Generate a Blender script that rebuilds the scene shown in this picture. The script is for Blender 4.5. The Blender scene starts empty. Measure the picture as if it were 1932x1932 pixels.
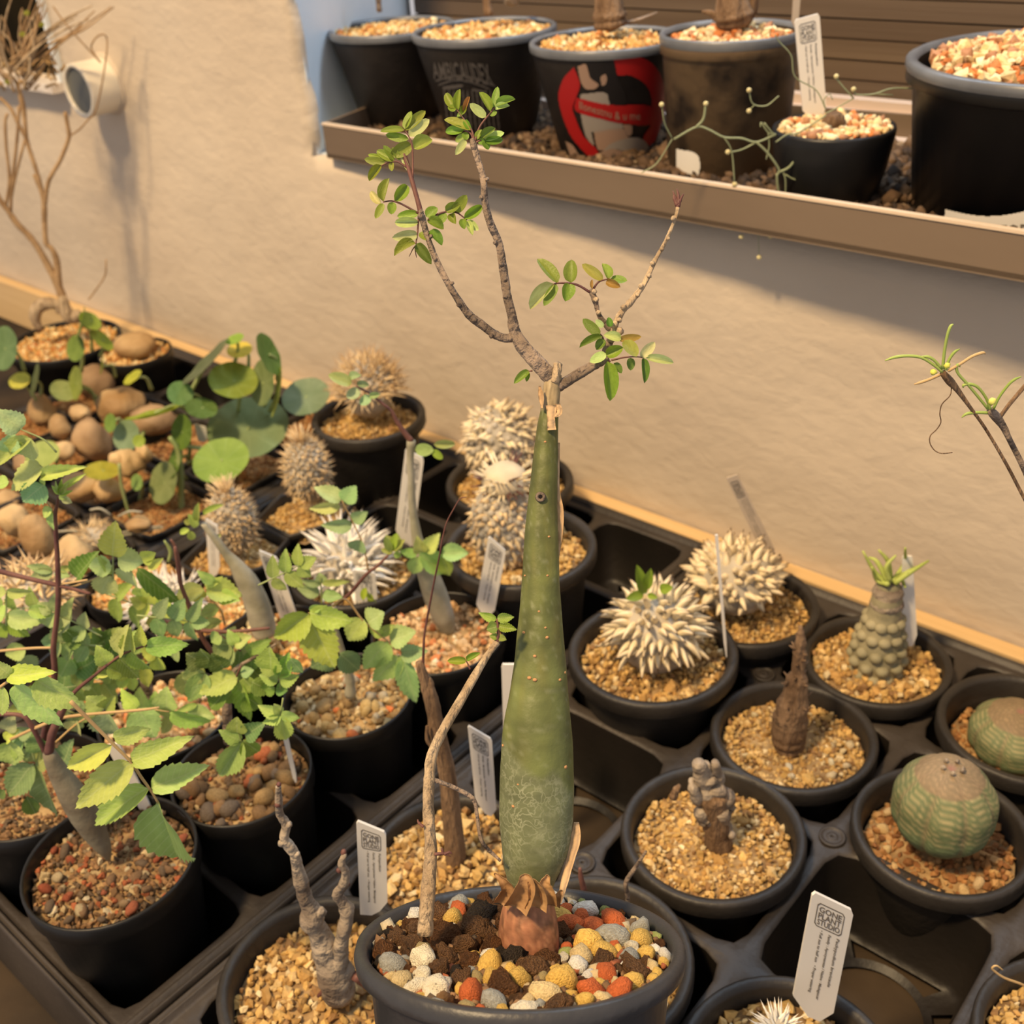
import bpy, math, random
import numpy as np
from mathutils import Matrix, Vector, noise as mn
random.seed(7); RNG = np.random.default_rng(7)
sc = bpy.context.scene
# ------------------------------------------------------------------ camera, world, lights, exposure
# lengths below are in decimetres; everything is scaled to metres (x0.1) at the end
RC = np.array([[0.75770531, 0.64965556, -0.0618896], [0.30225346, -0.43340415, -0.84900158], [-0.57838181, 0.62458666, -0.52475326]])
CP = np.array([2.67677653, -3.25475033, 4.92813311]); F = 2085.47
CX, CU, CF = RC[0], -RC[1], RC[2]
cam_d = bpy.data.cameras.new('camera'); cam = bpy.data.objects.new('camera', cam_d); sc.collection.objects.link(cam); sc.camera = cam
cam.matrix_world = Matrix(((CX[0], CU[0], -CF[0], CP[0]*.1), (CX[1], CU[1], -CF[1], CP[1]*.1), (CX[2], CU[2], -CF[2], CP[2]*.1), (0, 0, 0, 1)))
cam_d.sensor_width = 36; cam_d.lens = F/1932*36; cam_d.clip_start = .02; cam_d.clip_end = 30
cam_d.dof.use_dof = True; cam_d.dof.focus_distance = .385; cam_d.dof.aperture_fstop = 18
w = bpy.data.worlds.new('greenhouse_air'); sc.world = w; w.use_nodes = True
w.node_tree.nodes['Background'].inputs[0].default_value = (.98, .92, .92, 1); w.node_tree.nodes['Background'].inputs[1].default_value = .55
def area(name, loc, direction, size, energy, col, sy=None):
    l = bpy.data.lights.new(name, 'AREA'); l.size = size*.1; l.energy = energy; l.color = col
    if sy: l.shape = 'RECTANGLE'; l.size_y = sy*.1
    o = bpy.data.objects.new(name, l); sc.collection.objects.link(o); o.location = [v*.1 for v in loc]
    o.rotation_euler = Vector(direction).to_track_quat('-Z', 'Y').to_euler(); return o
KD = np.array([0.03, .49, -.87])
area('grow_lamp', np.array([-1.5, 1.0, 1.0]) - KD*30, KD, 3.0, 126, (1, .71, .38))
area('daylight_window', (-1.5, 6.4, 8.2), (0, -.75, -1.0), 7.0, 15, (.66, .82, 1), 3.0)
sc.view_settings.view_transform = 'Standard'; sc.view_settings.look = 'None'; sc.view_settings.gamma = 1
sc.view_settings.use_curve_mapping = False; sc.view_settings.exposure = 0.0
# ------------------------------------------------------------------ placing
def ray(x, y): return RC.T @ np.array([(x-966)/F, (y-966)/F, 1.0])
def at(x, y, ax, v):
    d = ray(x, y); return CP + d*((v-CP[ax])/d[ax])
def az(x, y, z): return at(x, y, 2, z)
def ay(x, y, v): return at(x, y, 1, v)
def ad(x, y, d): return CP + ray(x, y)*d
HF = np.array([CF[0], CF[1], 0]); HF /= np.linalg.norm(HF)
def av(x, y, b, off=0):            # the point of that line of sight in the upright plane through b that faces the viewer
    d = ray(x, y); q = np.array([b[0], b[1], 0]) + HF*off
    return CP + d*(((q-CP) @ HF)/(d @ HF))
def pxs(P): return F/((RC @ (np.array(P)-CP))[2])    # pixels per unit at P
def zm(ox, oy, s): return lambda x, y: (ox+x/s, oy+y/s)
# ------------------------------------------------------------------ materials
MATS = {}
def mat(name, c1, c2=None, rough=.6, scale=8, bump=0, bscale=None, obj=False, attr=False, spec=.35, trans=0, coat=0, veins=False, tip=None, detail=4, contrast=(.35, .65), stretch=None, bdist=.004):
    m = bpy.data.materials.new(name); m.use_nodes = True; nt = m.node_tree; N = nt.nodes; L = nt.links
    b = N['Principled BSDF']; b.inputs['Roughness'].default_value = rough; b.inputs['Specular IOR Level'].default_value = spec
    if coat: b.inputs['Coat Weight'].default_value = coat; b.inputs['Coat Roughness'].default_value = .3
    tc = N.new('ShaderNodeTexCoord'); src = tc.outputs['Object']
    if stretch:
        mp = N.new('ShaderNodeMapping'); mp.inputs['Scale'].default_value = stretch; L.new(src, mp.inputs[0]); src = mp.outputs[0]
    col = None
    if c2:
        n = N.new('ShaderNodeTexNoise'); n.inputs['Scale'].default_value = scale*10; n.inputs['Detail'].default_value = detail; L.new(src, n.inputs['Vector'])
        r = N.new('ShaderNodeValToRGB'); r.color_ramp.elements[0].position, r.color_ramp.elements[1].position = contrast
        r.color_ramp.elements[0].color = (*c1, 1); r.color_ramp.elements[1].color = (*c2, 1); L.new(n.outputs[0], r.inputs[0]); col = r.outputs[0]
    def mult(a, bsock, f=1.0, mode='MULTIPLY'):
        x = N.new('ShaderNodeMix'); x.data_type = 'RGBA'; x.blend_type = mode; x.inputs[0].default_value = f
        if a is None: x.inputs[6].default_value = (*c1, 1)
        else: L.new(a, x.inputs[6])
        if hasattr(bsock, 'default_value') and not isinstance(bsock, tuple): L.new(bsock, x.inputs[7])
        else: x.inputs[7].default_value = bsock
        return x.outputs[2]
    if obj:
        oi = N.new('ShaderNodeObjectInfo'); col = mult(col, oi.outputs['Color'])
    if attr:
        va = N.new('ShaderNodeVertexColor'); va.layer_name = 'Col'; col = mult(col, va.outputs['Color'])
    if veins or tip:
        uv = N.new('ShaderNodeUVMap'); sx = N.new('ShaderNodeSeparateXYZ'); L.new(uv.outputs[0], sx.inputs[0])
    if veins:
        a = N.new('ShaderNodeMath'); a.operation = 'ABSOLUTE'; L.new(sx.outputs[0], a.inputs[0])
        k = N.new('ShaderNodeMath'); k.operation = 'MULTIPLY_ADD'; L.new(a.outputs[0], k.inputs[0]); k.inputs[1].default_value = -.22; L.new(sx.outputs[1], k.inputs[2])
        s = N.new('ShaderNodeMath'); s.operation = 'MULTIPLY'; L.new(k.outputs[0], s.inputs[0]); s.inputs[1].default_value = 58
        si = N.new('ShaderNodeMath'); si.operation = 'SINE'; L.new(s.outputs[0], si.inputs[0])
        rr = N.new('ShaderNodeValToRGB'); rr.color_ramp.elements[0].position = .86; rr.color_ramp.elements[1].position = .99; L.new(si.outputs[0], rr.inputs[0])
        mid = N.new('ShaderNodeMath'); mid.operation = 'LESS_THAN'; L.new(a.outputs[0], mid.inputs[0]); mid.inputs[1].default_value = .045
        mx = N.new('ShaderNodeMath'); mx.operation = 'MAXIMUM'; L.new(rr.outputs[0], mx.inputs[0]); L.new(mid.outputs[0], mx.inputs[1])
        x = N.new('ShaderNodeMix'); x.data_type = 'RGBA'; sc_ = N.new('ShaderNodeMath'); sc_.operation = 'MULTIPLY'; sc_.inputs[1].default_value = .28
        L.new(mx.outputs[0], sc_.inputs[0]); L.new(sc_.outputs[0], x.inputs[0]); L.new(col, x.inputs[6]); x.inputs[7].default_value = (.60, .68, .36, 1); col = x.outputs[2]
    if tip:
        rr = N.new('ShaderNodeValToRGB'); rr.color_ramp.elements[0].position = .55; rr.color_ramp.elements[1].position = 1; L.new(sx.outputs[1], rr.inputs[0])
        x = N.new('ShaderNodeMix'); x.data_type = 'RGBA'; L.new(rr.outputs[0], x.inputs[0])
        if col: L.new(col, x.inputs[6])
        else: x.inputs[6].default_value = (*c1, 1)
        x.inputs[7].default_value = (*tip, 1); col = x.outputs[2]
    if col: L.new(col, b.inputs['Base Color'])
    else: b.inputs['Base Color'].default_value = (*c1, 1)
    if bump:
        n2 = N.new('ShaderNodeTexNoise'); n2.inputs['Scale'].default_value = (bscale or scale)*10; n2.inputs['Detail'].default_value = 5; L.new(src, n2.inputs['Vector'])
        bp = N.new('ShaderNodeBump'); bp.inputs['Strength'].default_value = bump; bp.inputs['Distance'].default_value = bdist; L.new(n2.outputs[0], bp.inputs['Height']); L.new(bp.outputs[0], b.inputs['Normal'])
    if trans:
        t = N.new('ShaderNodeBsdfTranslucent'); ms = N.new('ShaderNodeMixShader'); ms.inputs[0].default_value = trans
        L.new(col, t.inputs[0]) if col else None
        L.new(b.outputs[0], ms.inputs[1]); L.new(t.outputs[0], ms.inputs[2]); L.new(ms.outputs[0], N['Material Output'].inputs[0])
    MATS[name] = m; return m
M_wall = mat('plaster', (.56, .47, .37), (.64, .55, .44), .85, .35, .35, 1.0, spec=.2, bdist=.004)
def crack_wall(m):
    nt = m.node_tree; N = nt.nodes; L = nt.links; b = N['Principled BSDF']; old = b.inputs['Normal'].links[0].from_node
    tc = [n for n in N if n.type == 'TEX_COORD'][0]
    mp = N.new('ShaderNodeMapping'); mp.inputs['Scale'].default_value = (1, 1, 1.5); L.new(tc.outputs['Object'], mp.inputs[0])
    n = N.new('ShaderNodeTexNoise'); n.inputs['Scale'].default_value = 52; n.inputs['Detail'].default_value = 7; n.inputs['Distortion'].default_value = .25; L.new(mp.outputs[0], n.inputs['Vector'])
    bp = N.new('ShaderNodeBump'); bp.inputs['Strength'].default_value = .28; bp.inputs['Distance'].default_value = .005; L.new(n.outputs[0], bp.inputs['Height']); L.new(bp.outputs[0], old.inputs['Normal'])
crack_wall(M_wall)
M_reveal = mat('reveal_paint', (.66, .74, .80), (.76, .81, .85), .5, 1.0, .15, 3)
M_plastic = mat('matte_black_plastic', (.018, .015, .013), (.034, .029, .025), .5, 3, .12, 30, spec=.42)
M_gloss = mat('smooth_black_plastic', (.006, .006, .006), (.012, .011, .011), .42, 2, 0, spec=.4)
M_ppot = mat('soft_black_pot', (.030, .030, .033), (.045, .045, .050), .42, 4, .1, 25, spec=.45)
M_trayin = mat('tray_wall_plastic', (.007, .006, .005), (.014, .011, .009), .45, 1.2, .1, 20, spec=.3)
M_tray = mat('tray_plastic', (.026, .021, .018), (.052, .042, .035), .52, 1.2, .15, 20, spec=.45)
M_dark = mat('dark_void', (.01, .009, .008), None, .9)
M_bench = mat('bench_board', (.010, .007, .005), (.055, .035, .018), .75, 1.0, .3, 4)
M_wood = mat('edge_batten_wood', (.62, .42, .20), (.74, .53, .28), .6, 2, .1, 6, stretch=(.15, 3, 3))
M_shelfpot = mat('dusty_dark_pot', (.016, .013, .011), (.032, .026, .022), .5, 2, .1, 20, spec=.35)
M_rim = mat('worn_grey_rim', (.10, .105, .115), (.17, .175, .185), .35, 3, 0, spec=.6)
M_grit = mat('gravel_grain', (.80, .80, .80), (1, 1, 1), .8, 14, .5, 20, attr=True, spec=.2)
M_stone = mat('stone', (.72, .70, .68), (1, 1, 1), .75, 6, .6, 9, obj=True, spec=.25)
M_pumice = mat('speckled_pumice', (.22, .20, .19), (1, 1, 1), .9, 7, .7, 9, obj=True, spec=.15, contrast=(.30, .36), detail=2)
M_lump = mat('crumbly_clay', (.60, .55, .5), (1, 1, 1), .95, 9, 1, 8, obj=True, spec=.1, bdist=.012)
M_soil = mat('dark_soil', (.10, .05, .02), (.30, .16, .07), .95, 5, .8, 9)
M_soilp = mat('pot_soil', (.17, .10, .045), (.42, .28, .13), .95, 6, .7, 12)
M_leaf = mat('leaf_blade', (.80, .80, .72), (1, 1, 1), .42, 3, .15, 10, obj=True, trans=.32, spec=.4)
M_vein = mat('veined_leaf_blade', (.80, .82, .78), (1, 1, 1), .5, 2.5, .2, 10, obj=True, trans=.28, veins=True, spec=.35)
M_twig = mat('dry_twig_bark', (.26, .16, .08), (.46, .31, .17), .8, 5, .4, 9)
M_bark = mat('grey_bark', (.13, .095, .07), (.33, .25, .19), .8, 7, 1.0, 11, bdist=.010)
M_purple = mat('red_brown_stem', (.10, .038, .035), (.19, .085, .065), .55, 6, .2, 12)
M_pale = mat('pale_bark', (.30, .21, .125), (.56, .43, .28), .8, 5, .8, 8, stretch=(3, 3, .5), bdist=.008)
M_brown = mat('brown_bark', (.13, .075, .04), (.30, .19, .11), .85, 4, .8, 8, stretch=(3, 3, .6), bdist=.008)
M_gnarl = mat('gnarled_bark', (.16, .12, .09), (.46, .38, .29), .85, 5, .9, 7, bdist=.01)
M_peel = mat('peeling_bark', (.44, .27, .13), (.70, .50, .30), .7, 4, .4, 9)
M_papery = mat('papery_bark', (.20, .09, .035), (.52, .32, .15), .6, 3, .4, 8)
M_greenstem = mat('grey_green_stem', (.30, .28, .20), (.46, .43, .34), .6, 5, .2, 10)
M_rachis = mat('tan_rachis', (.42, .26, .11), (.55, .38, .18), .5, 5)
M_green = mat('green_stalk', (.28, .34, .12), (.36, .42, .18), .5, 5)
M_caudex = mat('tan_caudex', (.32, .19, .08), (.64, .46, .24), .6, 1.6, .9, 6)
M_caudex_d = mat('brown_caudex', (.20, .12, .06), (.42, .28, .15), .7, 2, .6, 5)
M_cream = mat('cream_spine', (.78, .65, .42), (.86, .75, .53), .6, 4, tip=(.45, .30, .17))
M_white = mat('white_spine', (.85, .80, .70), (.92, .88, .80), .6, 4, tip=(.62, .52, .40))
M_tan = mat('tan_spine', (.68, .50, .28), (.78, .62, .38), .6, 4, tip=(.30, .15, .07))
M_greybody = mat('grey_green_skin', (.33, .29, .23), (.52, .47, .39), .7, 4, .3, 9)
M_olive = mat('olive_skin', (.22, .20, .12), (.36, .32, .20), .7, 5, .4, 9)
M_tag = mat('tag_plastic', (.80, .77, .72), None, .45, spec=.4)
M_ink = mat('grey_ink', (.16, .14, .12), None, .7)
M_ink2 = mat('pale_grey_ink', (.10, .095, .09), None, .7)
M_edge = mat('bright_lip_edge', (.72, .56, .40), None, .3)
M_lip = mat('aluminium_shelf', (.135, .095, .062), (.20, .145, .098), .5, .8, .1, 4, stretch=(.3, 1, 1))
M_alu = mat('window_rail', (.62, .50, .42), None, .35)
M_slat = mat('brown_slat', (.115, .080, .055), (.155, .112, .078), .55, 1.5, .1, 8, stretch=(.1, 1, 3), obj=True)
M_pvc = mat('pvc', (.80, .74, .62), None, .3, spec=.5)
M_grey = mat('grey_cap', (.13, .135, .125), None, .5)
M_red = mat('red_print', (.36, .012, .012), None, .4); M_skin = mat('skin_print', (.34, .22, .155), None, .5); M_whitep = mat('white_print', (.30, .26, .22), None, .5)
M_black = mat('black_print', (.012, .010, .010), None, .45); M_greyp = mat('grey_print', (.085, .075, .068), None, .5)
M_pattern = mat('mottled_brown_glaze', (.035, .025, .018), (.15, .098, .052), .45, 2.2, .1, 10, contrast=(.38, .5))
M_glass = mat('dark_glass', (.010, .009, .007), (.03, .022, .012), .9, .6, 0, spec=0)
M_ball = mat('green_ball_skin', (.80, .80, .80), (1, 1, 1), .65, 5, .3, 9, attr=True)
M_trunk = mat('green_trunk_skin', (.84, .84, .80), (1, 1, 1), .5, 2.5, .35, 9, attr=True, spec=.4, bdist=.003)
def web_trunk(m):
    nt = m.node_tree; N = nt.nodes; L = nt.links; b_ = N['Principled BSDF']; src = b_.inputs['Base Color'].links[0].from_socket
    tc = [n for n in N if n.type == 'TEX_COORD'][0]; nz = N.new('ShaderNodeTexNoise'); nz.inputs['Scale'].default_value = 90; nz.inputs['Detail'].default_value = 4; L.new(tc.outputs['Object'], nz.inputs['Vector'])
    ad_ = N.new('ShaderNodeMix'); ad_.data_type = 'RGBA'; ad_.inputs[0].default_value = .035; L.new(tc.outputs['Object'], ad_.inputs[6]); L.new(nz.outputs['Color'], ad_.inputs[7])
    v = N.new('ShaderNodeTexVoronoi'); v.feature = 'DISTANCE_TO_EDGE'; v.inputs['Scale'].default_value = 200; L.new(ad_.outputs[2], v.inputs['Vector'])
    r = N.new('ShaderNodeValToRGB'); r.color_ramp.elements[0].position = .0; r.color_ramp.elements[0].color = (1, 1, 1, 1); r.color_ramp.elements[1].position = .10; r.color_ramp.elements[1].color = (0, 0, 0, 1); L.new(v.outputs[0], r.inputs[0])
    n3 = N.new('ShaderNodeTexNoise'); n3.inputs['Scale'].default_value = 60; L.new(tc.outputs['Object'], n3.inputs['Vector']); r3 = N.new('ShaderNodeValToRGB'); r3.color_ramp.elements[0].position = .33; r3.color_ramp.elements[1].position = .6; L.new(n3.outputs[0], r3.inputs[0])
    va = N.new('ShaderNodeVertexColor'); va.layer_name = 'Col'
    a = N.new('ShaderNodeMath'); a.operation = 'MULTIPLY'; L.new(r.outputs[0], a.inputs[0]); L.new(va.outputs['Alpha'], a.inputs[1]); c = N.new('ShaderNodeMath'); c.operation = 'MULTIPLY'; L.new(a.outputs[0], c.inputs[0]); L.new(r3.outputs[0], c.inputs[1])
    x = N.new('ShaderNodeMix'); x.data_type = 'RGBA'; L.new(c.outputs[0], x.inputs[0]); L.new(src, x.inputs[6]); x.inputs[7].default_value = (.40, .42, .28, 1); L.new(x.outputs[2], b_.inputs['Base Color'])
web_trunk(M_trunk)
M_hair = mat('fuzzy_white', (.56, .46, .31), (.70, .60, .43), .8, 5)
M_stonesill = mat('stone_sill', (.50, .44, .40), (.75, .69, .63), .8, 2, .8, 4)
# ------------------------------------------------------------------ mesh helpers
def np_mesh(name, V, Fs, m, smooth=True, col=None, uv=None):
    me = bpy.data.meshes.new(name); V = np.asarray(V, float)
    if isinstance(Fs, np.ndarray):
        k = Fs.shape[1]; me.vertices.add(len(V)); me.vertices.foreach_set('co', V.ravel()); me.loops.add(Fs.size)
        me.loops.foreach_set('vertex_index', Fs.ravel().astype(np.int32)); me.polygons.add(len(Fs)); me.polygons.foreach_set('loop_start', np.arange(0, Fs.size, k, dtype=np.int32))
        me.update(calc_edges=True)
    else: me.from_pydata(V.tolist(), [], [list(map(int, f)) for f in Fs])
    me.polygons.foreach_set('use_smooth', np.full(len(me.polygons), smooth))
    if col is not None:
        a = me.color_attributes.new('Col', 'FLOAT_COLOR', 'POINT'); c = np.ones((len(V), 4)); col = np.asarray(col, float); c[:, :col.shape[-1]] = col; a.data.foreach_set('color', c.ravel())
    if uv is not None:
        u = me.uv_layers.new(name='UVMap'); li = np.zeros(len(me.loops), np.int32); me.loops.foreach_get('vertex_index', li); u.data.foreach_set('uv', np.asarray(uv, float)[li].ravel())
    me.materials.append(m); me.validate(); return me
def link(name, me, parent=None, loc=None, mw=None, color=None, **props):
    o = bpy.data.objects.new(name, me); sc.collection.objects.link(o)
    if parent: o.parent = parent
    if loc is not None: o.location = loc
    if mw is not None: o.matrix_basis = mw
    if color is not None: o.color = (*color[:3], 1)
    for k, v in props.items(): o[k] = v
    return o
class Thing:
    def __init__(s, name, label, cat, org, group=None):
        s.org = np.array(org, float); s.o = bpy.data.objects.new(name, None); sc.collection.objects.link(s.o); s.o.location = s.org
        s.o.empty_display_size = .02; s.o['label'] = label; s.o['category'] = cat
        if group: s.o['group'] = group
    def part(s, name, V, Fs, m, parent=None, smooth=True, color=None, col=None, uv=None, **pr):
        return link(name, np_mesh(name, np.asarray(V, float)-s.org, Fs, m, smooth, col, uv), parent or s.o, color=color, **pr)
    def inst(s, name, me, M, parent=None, color=None, **pr):
        M = M.copy(); M[:3, 3] -= s.org
        return link(name, me, parent or s.o, mw=Matrix(M.tolist()), color=color, **pr)
def solo(name, V, Fs, m, label=None, cat=None, org=None, smooth=False, kind=None, group=None, **k):
    org = np.asarray(V, float).mean(0) if org is None else np.array(org, float)
    o = link(name, np_mesh(name, np.asarray(V, float)-org, Fs, m, smooth, **k), loc=org)
    if label: o['label'] = label; o['category'] = cat
    if kind: o['kind'] = kind
    if group: o['group'] = group
    return o
def smooth_path(P, n=4):
    P = np.asarray(P, float)
    if len(P) < 3: return P
    Q = np.vstack([2*P[0]-P[1], P, 2*P[-1]-P[-2]]); out = []
    for i in range(1, len(Q)-2):
        for k in range(n):
            t = k/n; out.append(.5*((2*Q[i])+(-Q[i-1]+Q[i+1])*t+(2*Q[i-1]-5*Q[i]+4*Q[i+1]-Q[i+2])*t*t+(-Q[i-1]+3*Q[i]-3*Q[i+1]+Q[i+2])*t**3))
    out.append(P[-1]); return np.array(out)
def tube(P, R, sides=10, n=4, knob=0, seed=0, flat=None):
    P = np.asarray(P, float); R = np.asarray(R if np.ndim(R) else [R]*len(P), float)
    X = smooth_path(np.hstack([P, R[:, None]]), n); P, R = X[:, :3], np.maximum(X[:, 3], 1e-4)
    if knob:
        r = np.random.default_rng(seed); R = R*(1+knob*r.normal(size=len(R)).clip(-1.2, 1.8))
    T = np.gradient(P, axis=0); T /= np.linalg.norm(T, axis=1)[:, None]+1e-9
    u = np.cross(T[0], [0.3, .2, 1]); u /= np.linalg.norm(u); V = []; a = np.linspace(0, 2*np.pi, sides, endpoint=False)
    for i in range(len(P)):
        u = u-T[i]*(u@T[i]); u /= np.linalg.norm(u); v = np.cross(T[i], u)
        V.append(P[i]+R[i]*(np.cos(a)[:, None]*u+np.sin(a)[:, None]*v))
    V = np.vstack(V+[P[0:1]-T[0]*R[0]*.3, P[-1:]+T[-1]*R[-1]*.5]); Fs = []
    for i in range(len(P)-1):
        for j in range(sides):
            k = (j+1) % sides; Fs.append([i*sides+j, i*sides+k, (i+1)*sides+k, (i+1)*sides+j])
    e = len(P)*sides; l = (len(P)-1)*sides
    for j in range(sides):
        k = (j+1) % sides; Fs.append([e, k, j]); Fs.append([e+1, l+j, l+k])
    return V, Fs
def lathe(prof, n=48, M=None, cen=(0, 0, 0), cap=True, sq=0):
    a = np.linspace(0, 2*np.pi, n, endpoint=False); V = []
    f = np.ones(n)
    if sq: f = 1/((np.abs(np.cos(a))**sq+np.abs(np.sin(a))**sq)**(1/sq))
    for r, z in prof: V.append(np.stack([r*f*np.cos(a), r*f*np.sin(a), np.full(n, z)], 1))
    V = np.vstack(V); Fs = []
    for i in range(len(prof)-1):
        for j in range(n):
            k = (j+1) % n; Fs.append([i*n+j, i*n+k, (i+1)*n+k, (i+1)*n+j])
    if cap: Fs.append(list(range(n))[::-1])
    if M is not None: V = V @ M.T
    return V+np.array(cen), Fs
def merge(parts):
    V = []; Fs = []; o = 0
    for v, f in parts:
        V.append(v); Fs += [[i+o for i in x] for x in f]; o += len(v)
    return np.vstack(V), Fs
def box(a, b):
    a, b = np.minimum(a, b), np.maximum(a, b)
    V = np.array([[x, y, z] for x in (a[0], b[0]) for y in (a[1], b[1]) for z in (a[2], b[2])])
    return V, [[0, 1, 3, 2], [4, 6, 7, 5], [0, 4, 5, 1], [2, 3, 7, 6], [0, 2, 6, 4], [1, 5, 7, 3]]
def prism(poly, d):     # a planar 3-D polygon given thickness along d
    P = np.asarray(poly, float); n = len(P); V = np.vstack([P, P+np.asarray(d)])
    return V, [list(range(n))[::-1], list(range(n, 2*n))]+[[i, (i+1) % n, n+(i+1) % n, n+i] for i in range(n)]
def ico(sub=1):
    import bmesh
    bm = bmesh.new(); bmesh.ops.create_icosphere(bm, subdivisions=max(sub, 1), radius=1)
    V = np.array([v.co[:] for v in bm.verts]); Fs = np.array([[v.index for v in f.verts] for f in bm.faces]); bm.free(); return V, Fs
IC1 = ico(1); IC2 = ico(2); IC3 = ico(3)
def lumpy(V, amp, sc_, seed):
    o = Vector((seed*3.1, seed*1.7, seed*.9)); return np.array([v*(1+amp*mn.noise(Vector(v)*sc_+o)) for v in V])
def rots(n, rng):
    q = rng.normal(size=(n, 4)); q /= np.linalg.norm(q, axis=1)[:, None]; w_, x, y, z = q.T
    return np.stack([1-2*(y*y+z*z), 2*(x*y-z*w_), 2*(x*z+y*w_), 2*(x*y+z*w_), 1-2*(x*x+z*z), 2*(y*z-x*w_), 2*(x*z-y*w_), 2*(y*z+x*w_), 1-2*(x*x+y*y)], 1).reshape(n, 3, 3)
GV = [lumpy(IC1[0], .8, 1.5, s) for s in range(5)]
PAL = dict(ochre=[(.64, .43, .17, 5), (.72, .53, .27, 3), (.50, .31, .12, 3), (.78, .66, .44, 1), (.32, .19, .09, 1.4)],
           brownred=[(.20, .12, .065, 6), (.30, .18, .10, 4), (.36, .12, .06, 2), (.50, .40, .25, 1.5), (.14, .10, .07, 3), (.56, .50, .38, .6)],
           mixed=[(.52, .38, .20, 5), (.62, .50, .30, 4), (.40, .26, .12, 3), (.60, .20, .08, .6), (.70, .62, .46, 1.5), (.30, .22, .13, 2)],
           pink=[(.70, .46, .26, 5), (.78, .57, .36, 4), (.64, .26, .12, 2.0), (.80, .74, .60, 1.5)],
           orange=[(.72, .42, .15, 5), (.80, .57, .28, 5), (.86, .76, .50, 2.5), (.66, .28, .10, 1.5), (.45, .24, .10, 1)],
           creamred=[(.84, .64, .36, 6), (.90, .78, .54, 3), (.68, .25, .09, 2.4), (.50, .26, .15, 2)],
           bark=[(.10, .062, .038, 5), (.16, .105, .07, 4), (.26, .19, .13, 1.2), (.05, .036, .03, 4)],
           rust=[(.42, .22, .09, 5), (.28, .13, .055, 4), (.52, .32, .15, 2)])
def pick(pal, n, rng):
    p = np.array(PAL[pal]); w_ = p[:, 3]/p[:, 3].sum(); c = p[rng.choice(len(p), n, p=w_), :3]; return c*rng.uniform(.78, 1.12, (n, 1))*np.array([1, .95, .84])
NV1 = len(IC1[0])
def grains(P, size, cols, rng, squash=.75):
    n = len(P); R = rots(n, rng); S = size*rng.lognormal(0, .28, (n, 1))*rng.uniform([.8, .8, squash*.8], [1.2, 1.2, squash*1.2], (n, 3))
    G = np.array(GV)[np.arange(n) % 5]*S[:, None, :]; V = np.einsum('nij,nkj->nki', R, G)+P[:, None, :]
    Fs = (IC1[1][None]+np.arange(n)[:, None, None]*NV1).reshape(-1, 3); return V.reshape(-1, 3), Fs, np.repeat(cols, NV1, 0)
def disc_points(r, step, rng, sq=0):
    g = np.arange(-r, r+step, step); X, Y = np.meshgrid(g, g); X = X+(np.arange(len(g)) % 2)[:, None]*step/2
    P = np.stack([X.ravel(), Y.ravel()], 1)+rng.normal(size=(X.size, 2))*step*.22
    k = (np.abs(P).max(1) < r*.9) if sq else (np.hypot(*P.T) < r*.985)
    return P[k]
# leaves ---------------------------------------------------------------
def leaf_mesh(name, kind, m, curl=.12, fold=.22, n=None, twist=0):
    rows = n or (26 if kind == 'serr' else 10); V = []; UV = []; cx = [-1, -.55, 0, .55, 1]
    for i in range(rows+1):
        t = i/rows
        if kind == 'oval': h = (math.sin(math.pi*min(t*.93+.05, 1)**.9)**.62)*.5
        elif kind == 'spear': h = (t**.6*(1-t)**.75)/.46*.5
        else:
            h = (t**.55*(1-t)**1.05)/.402*.5
            if t > .3 and t < .97: h *= 1+(.09 if i % 3 == 0 else -.05 if i % 3 == 1 else 0.02)
        if i == rows: h = .005
        if i == 0: h = .02
        for c in cx:
            x = c*h; V.append([x, t+(.02 if kind == 'serr' and abs(c) == 1 and i % 3 == 0 else 0), abs(x)*fold*2-curl*(t**2)+.05*twist*c*t+.02*math.sin(9*t+c*2)*(kind == 'serr')]); UV.append([c*h*2, t])
    Fs = [[i*5+j, i*5+j+1, (i+1)*5+j+1, (i+1)*5+j] for i in range(rows) for j in range(4)]
    return np_mesh(name, V, np.array(Fs), m, True, uv=UV)
LV = dict(oval=[leaf_mesh('oval_leaflet', 'oval', M_leaf, c, f) for c, f in ((.1, .2), (.25, .35), (-.05, .1), (.18, .5))],
          serr=[leaf_mesh('toothed_leaflet', 'serr', M_vein, c, f) for c, f in ((.08, .12), (.2, .2), (.0, .18), (.15, .35))],
          spear=[leaf_mesh('pointed_leaflet', 'spear', M_leaf, c, f) for c, f in ((.1, .2), (.2, .3))])
def disc_leaf():
    V = [[0, 0, -.08]]; UV = [[0, .5]]; n = 28
    for r in (.35, .7, 1):
        for k in range(n):
            a = 2*math.pi*k/n; V.append([r*.5*math.cos(a), .5*r*math.sin(a), -.08+.09*r**2+.012*math.sin(7*a)*r]); UV.append([r*math.cos(a)*.5, .5+r*.5*math.sin(a)])
    Fs = [[0, 1+k, 1+(k+1) % n] for k in range(n)]+[[1+i*n+k, 1+(i+1)*n+k, 1+(i+1)*n+(k+1) % n, 1+i*n+(k+1) % n] for i in range(2) for k in range(n)]
    return np_mesh('round_leaf', V, Fs, MATS['round_leaf'], True, uv=UV)
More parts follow.
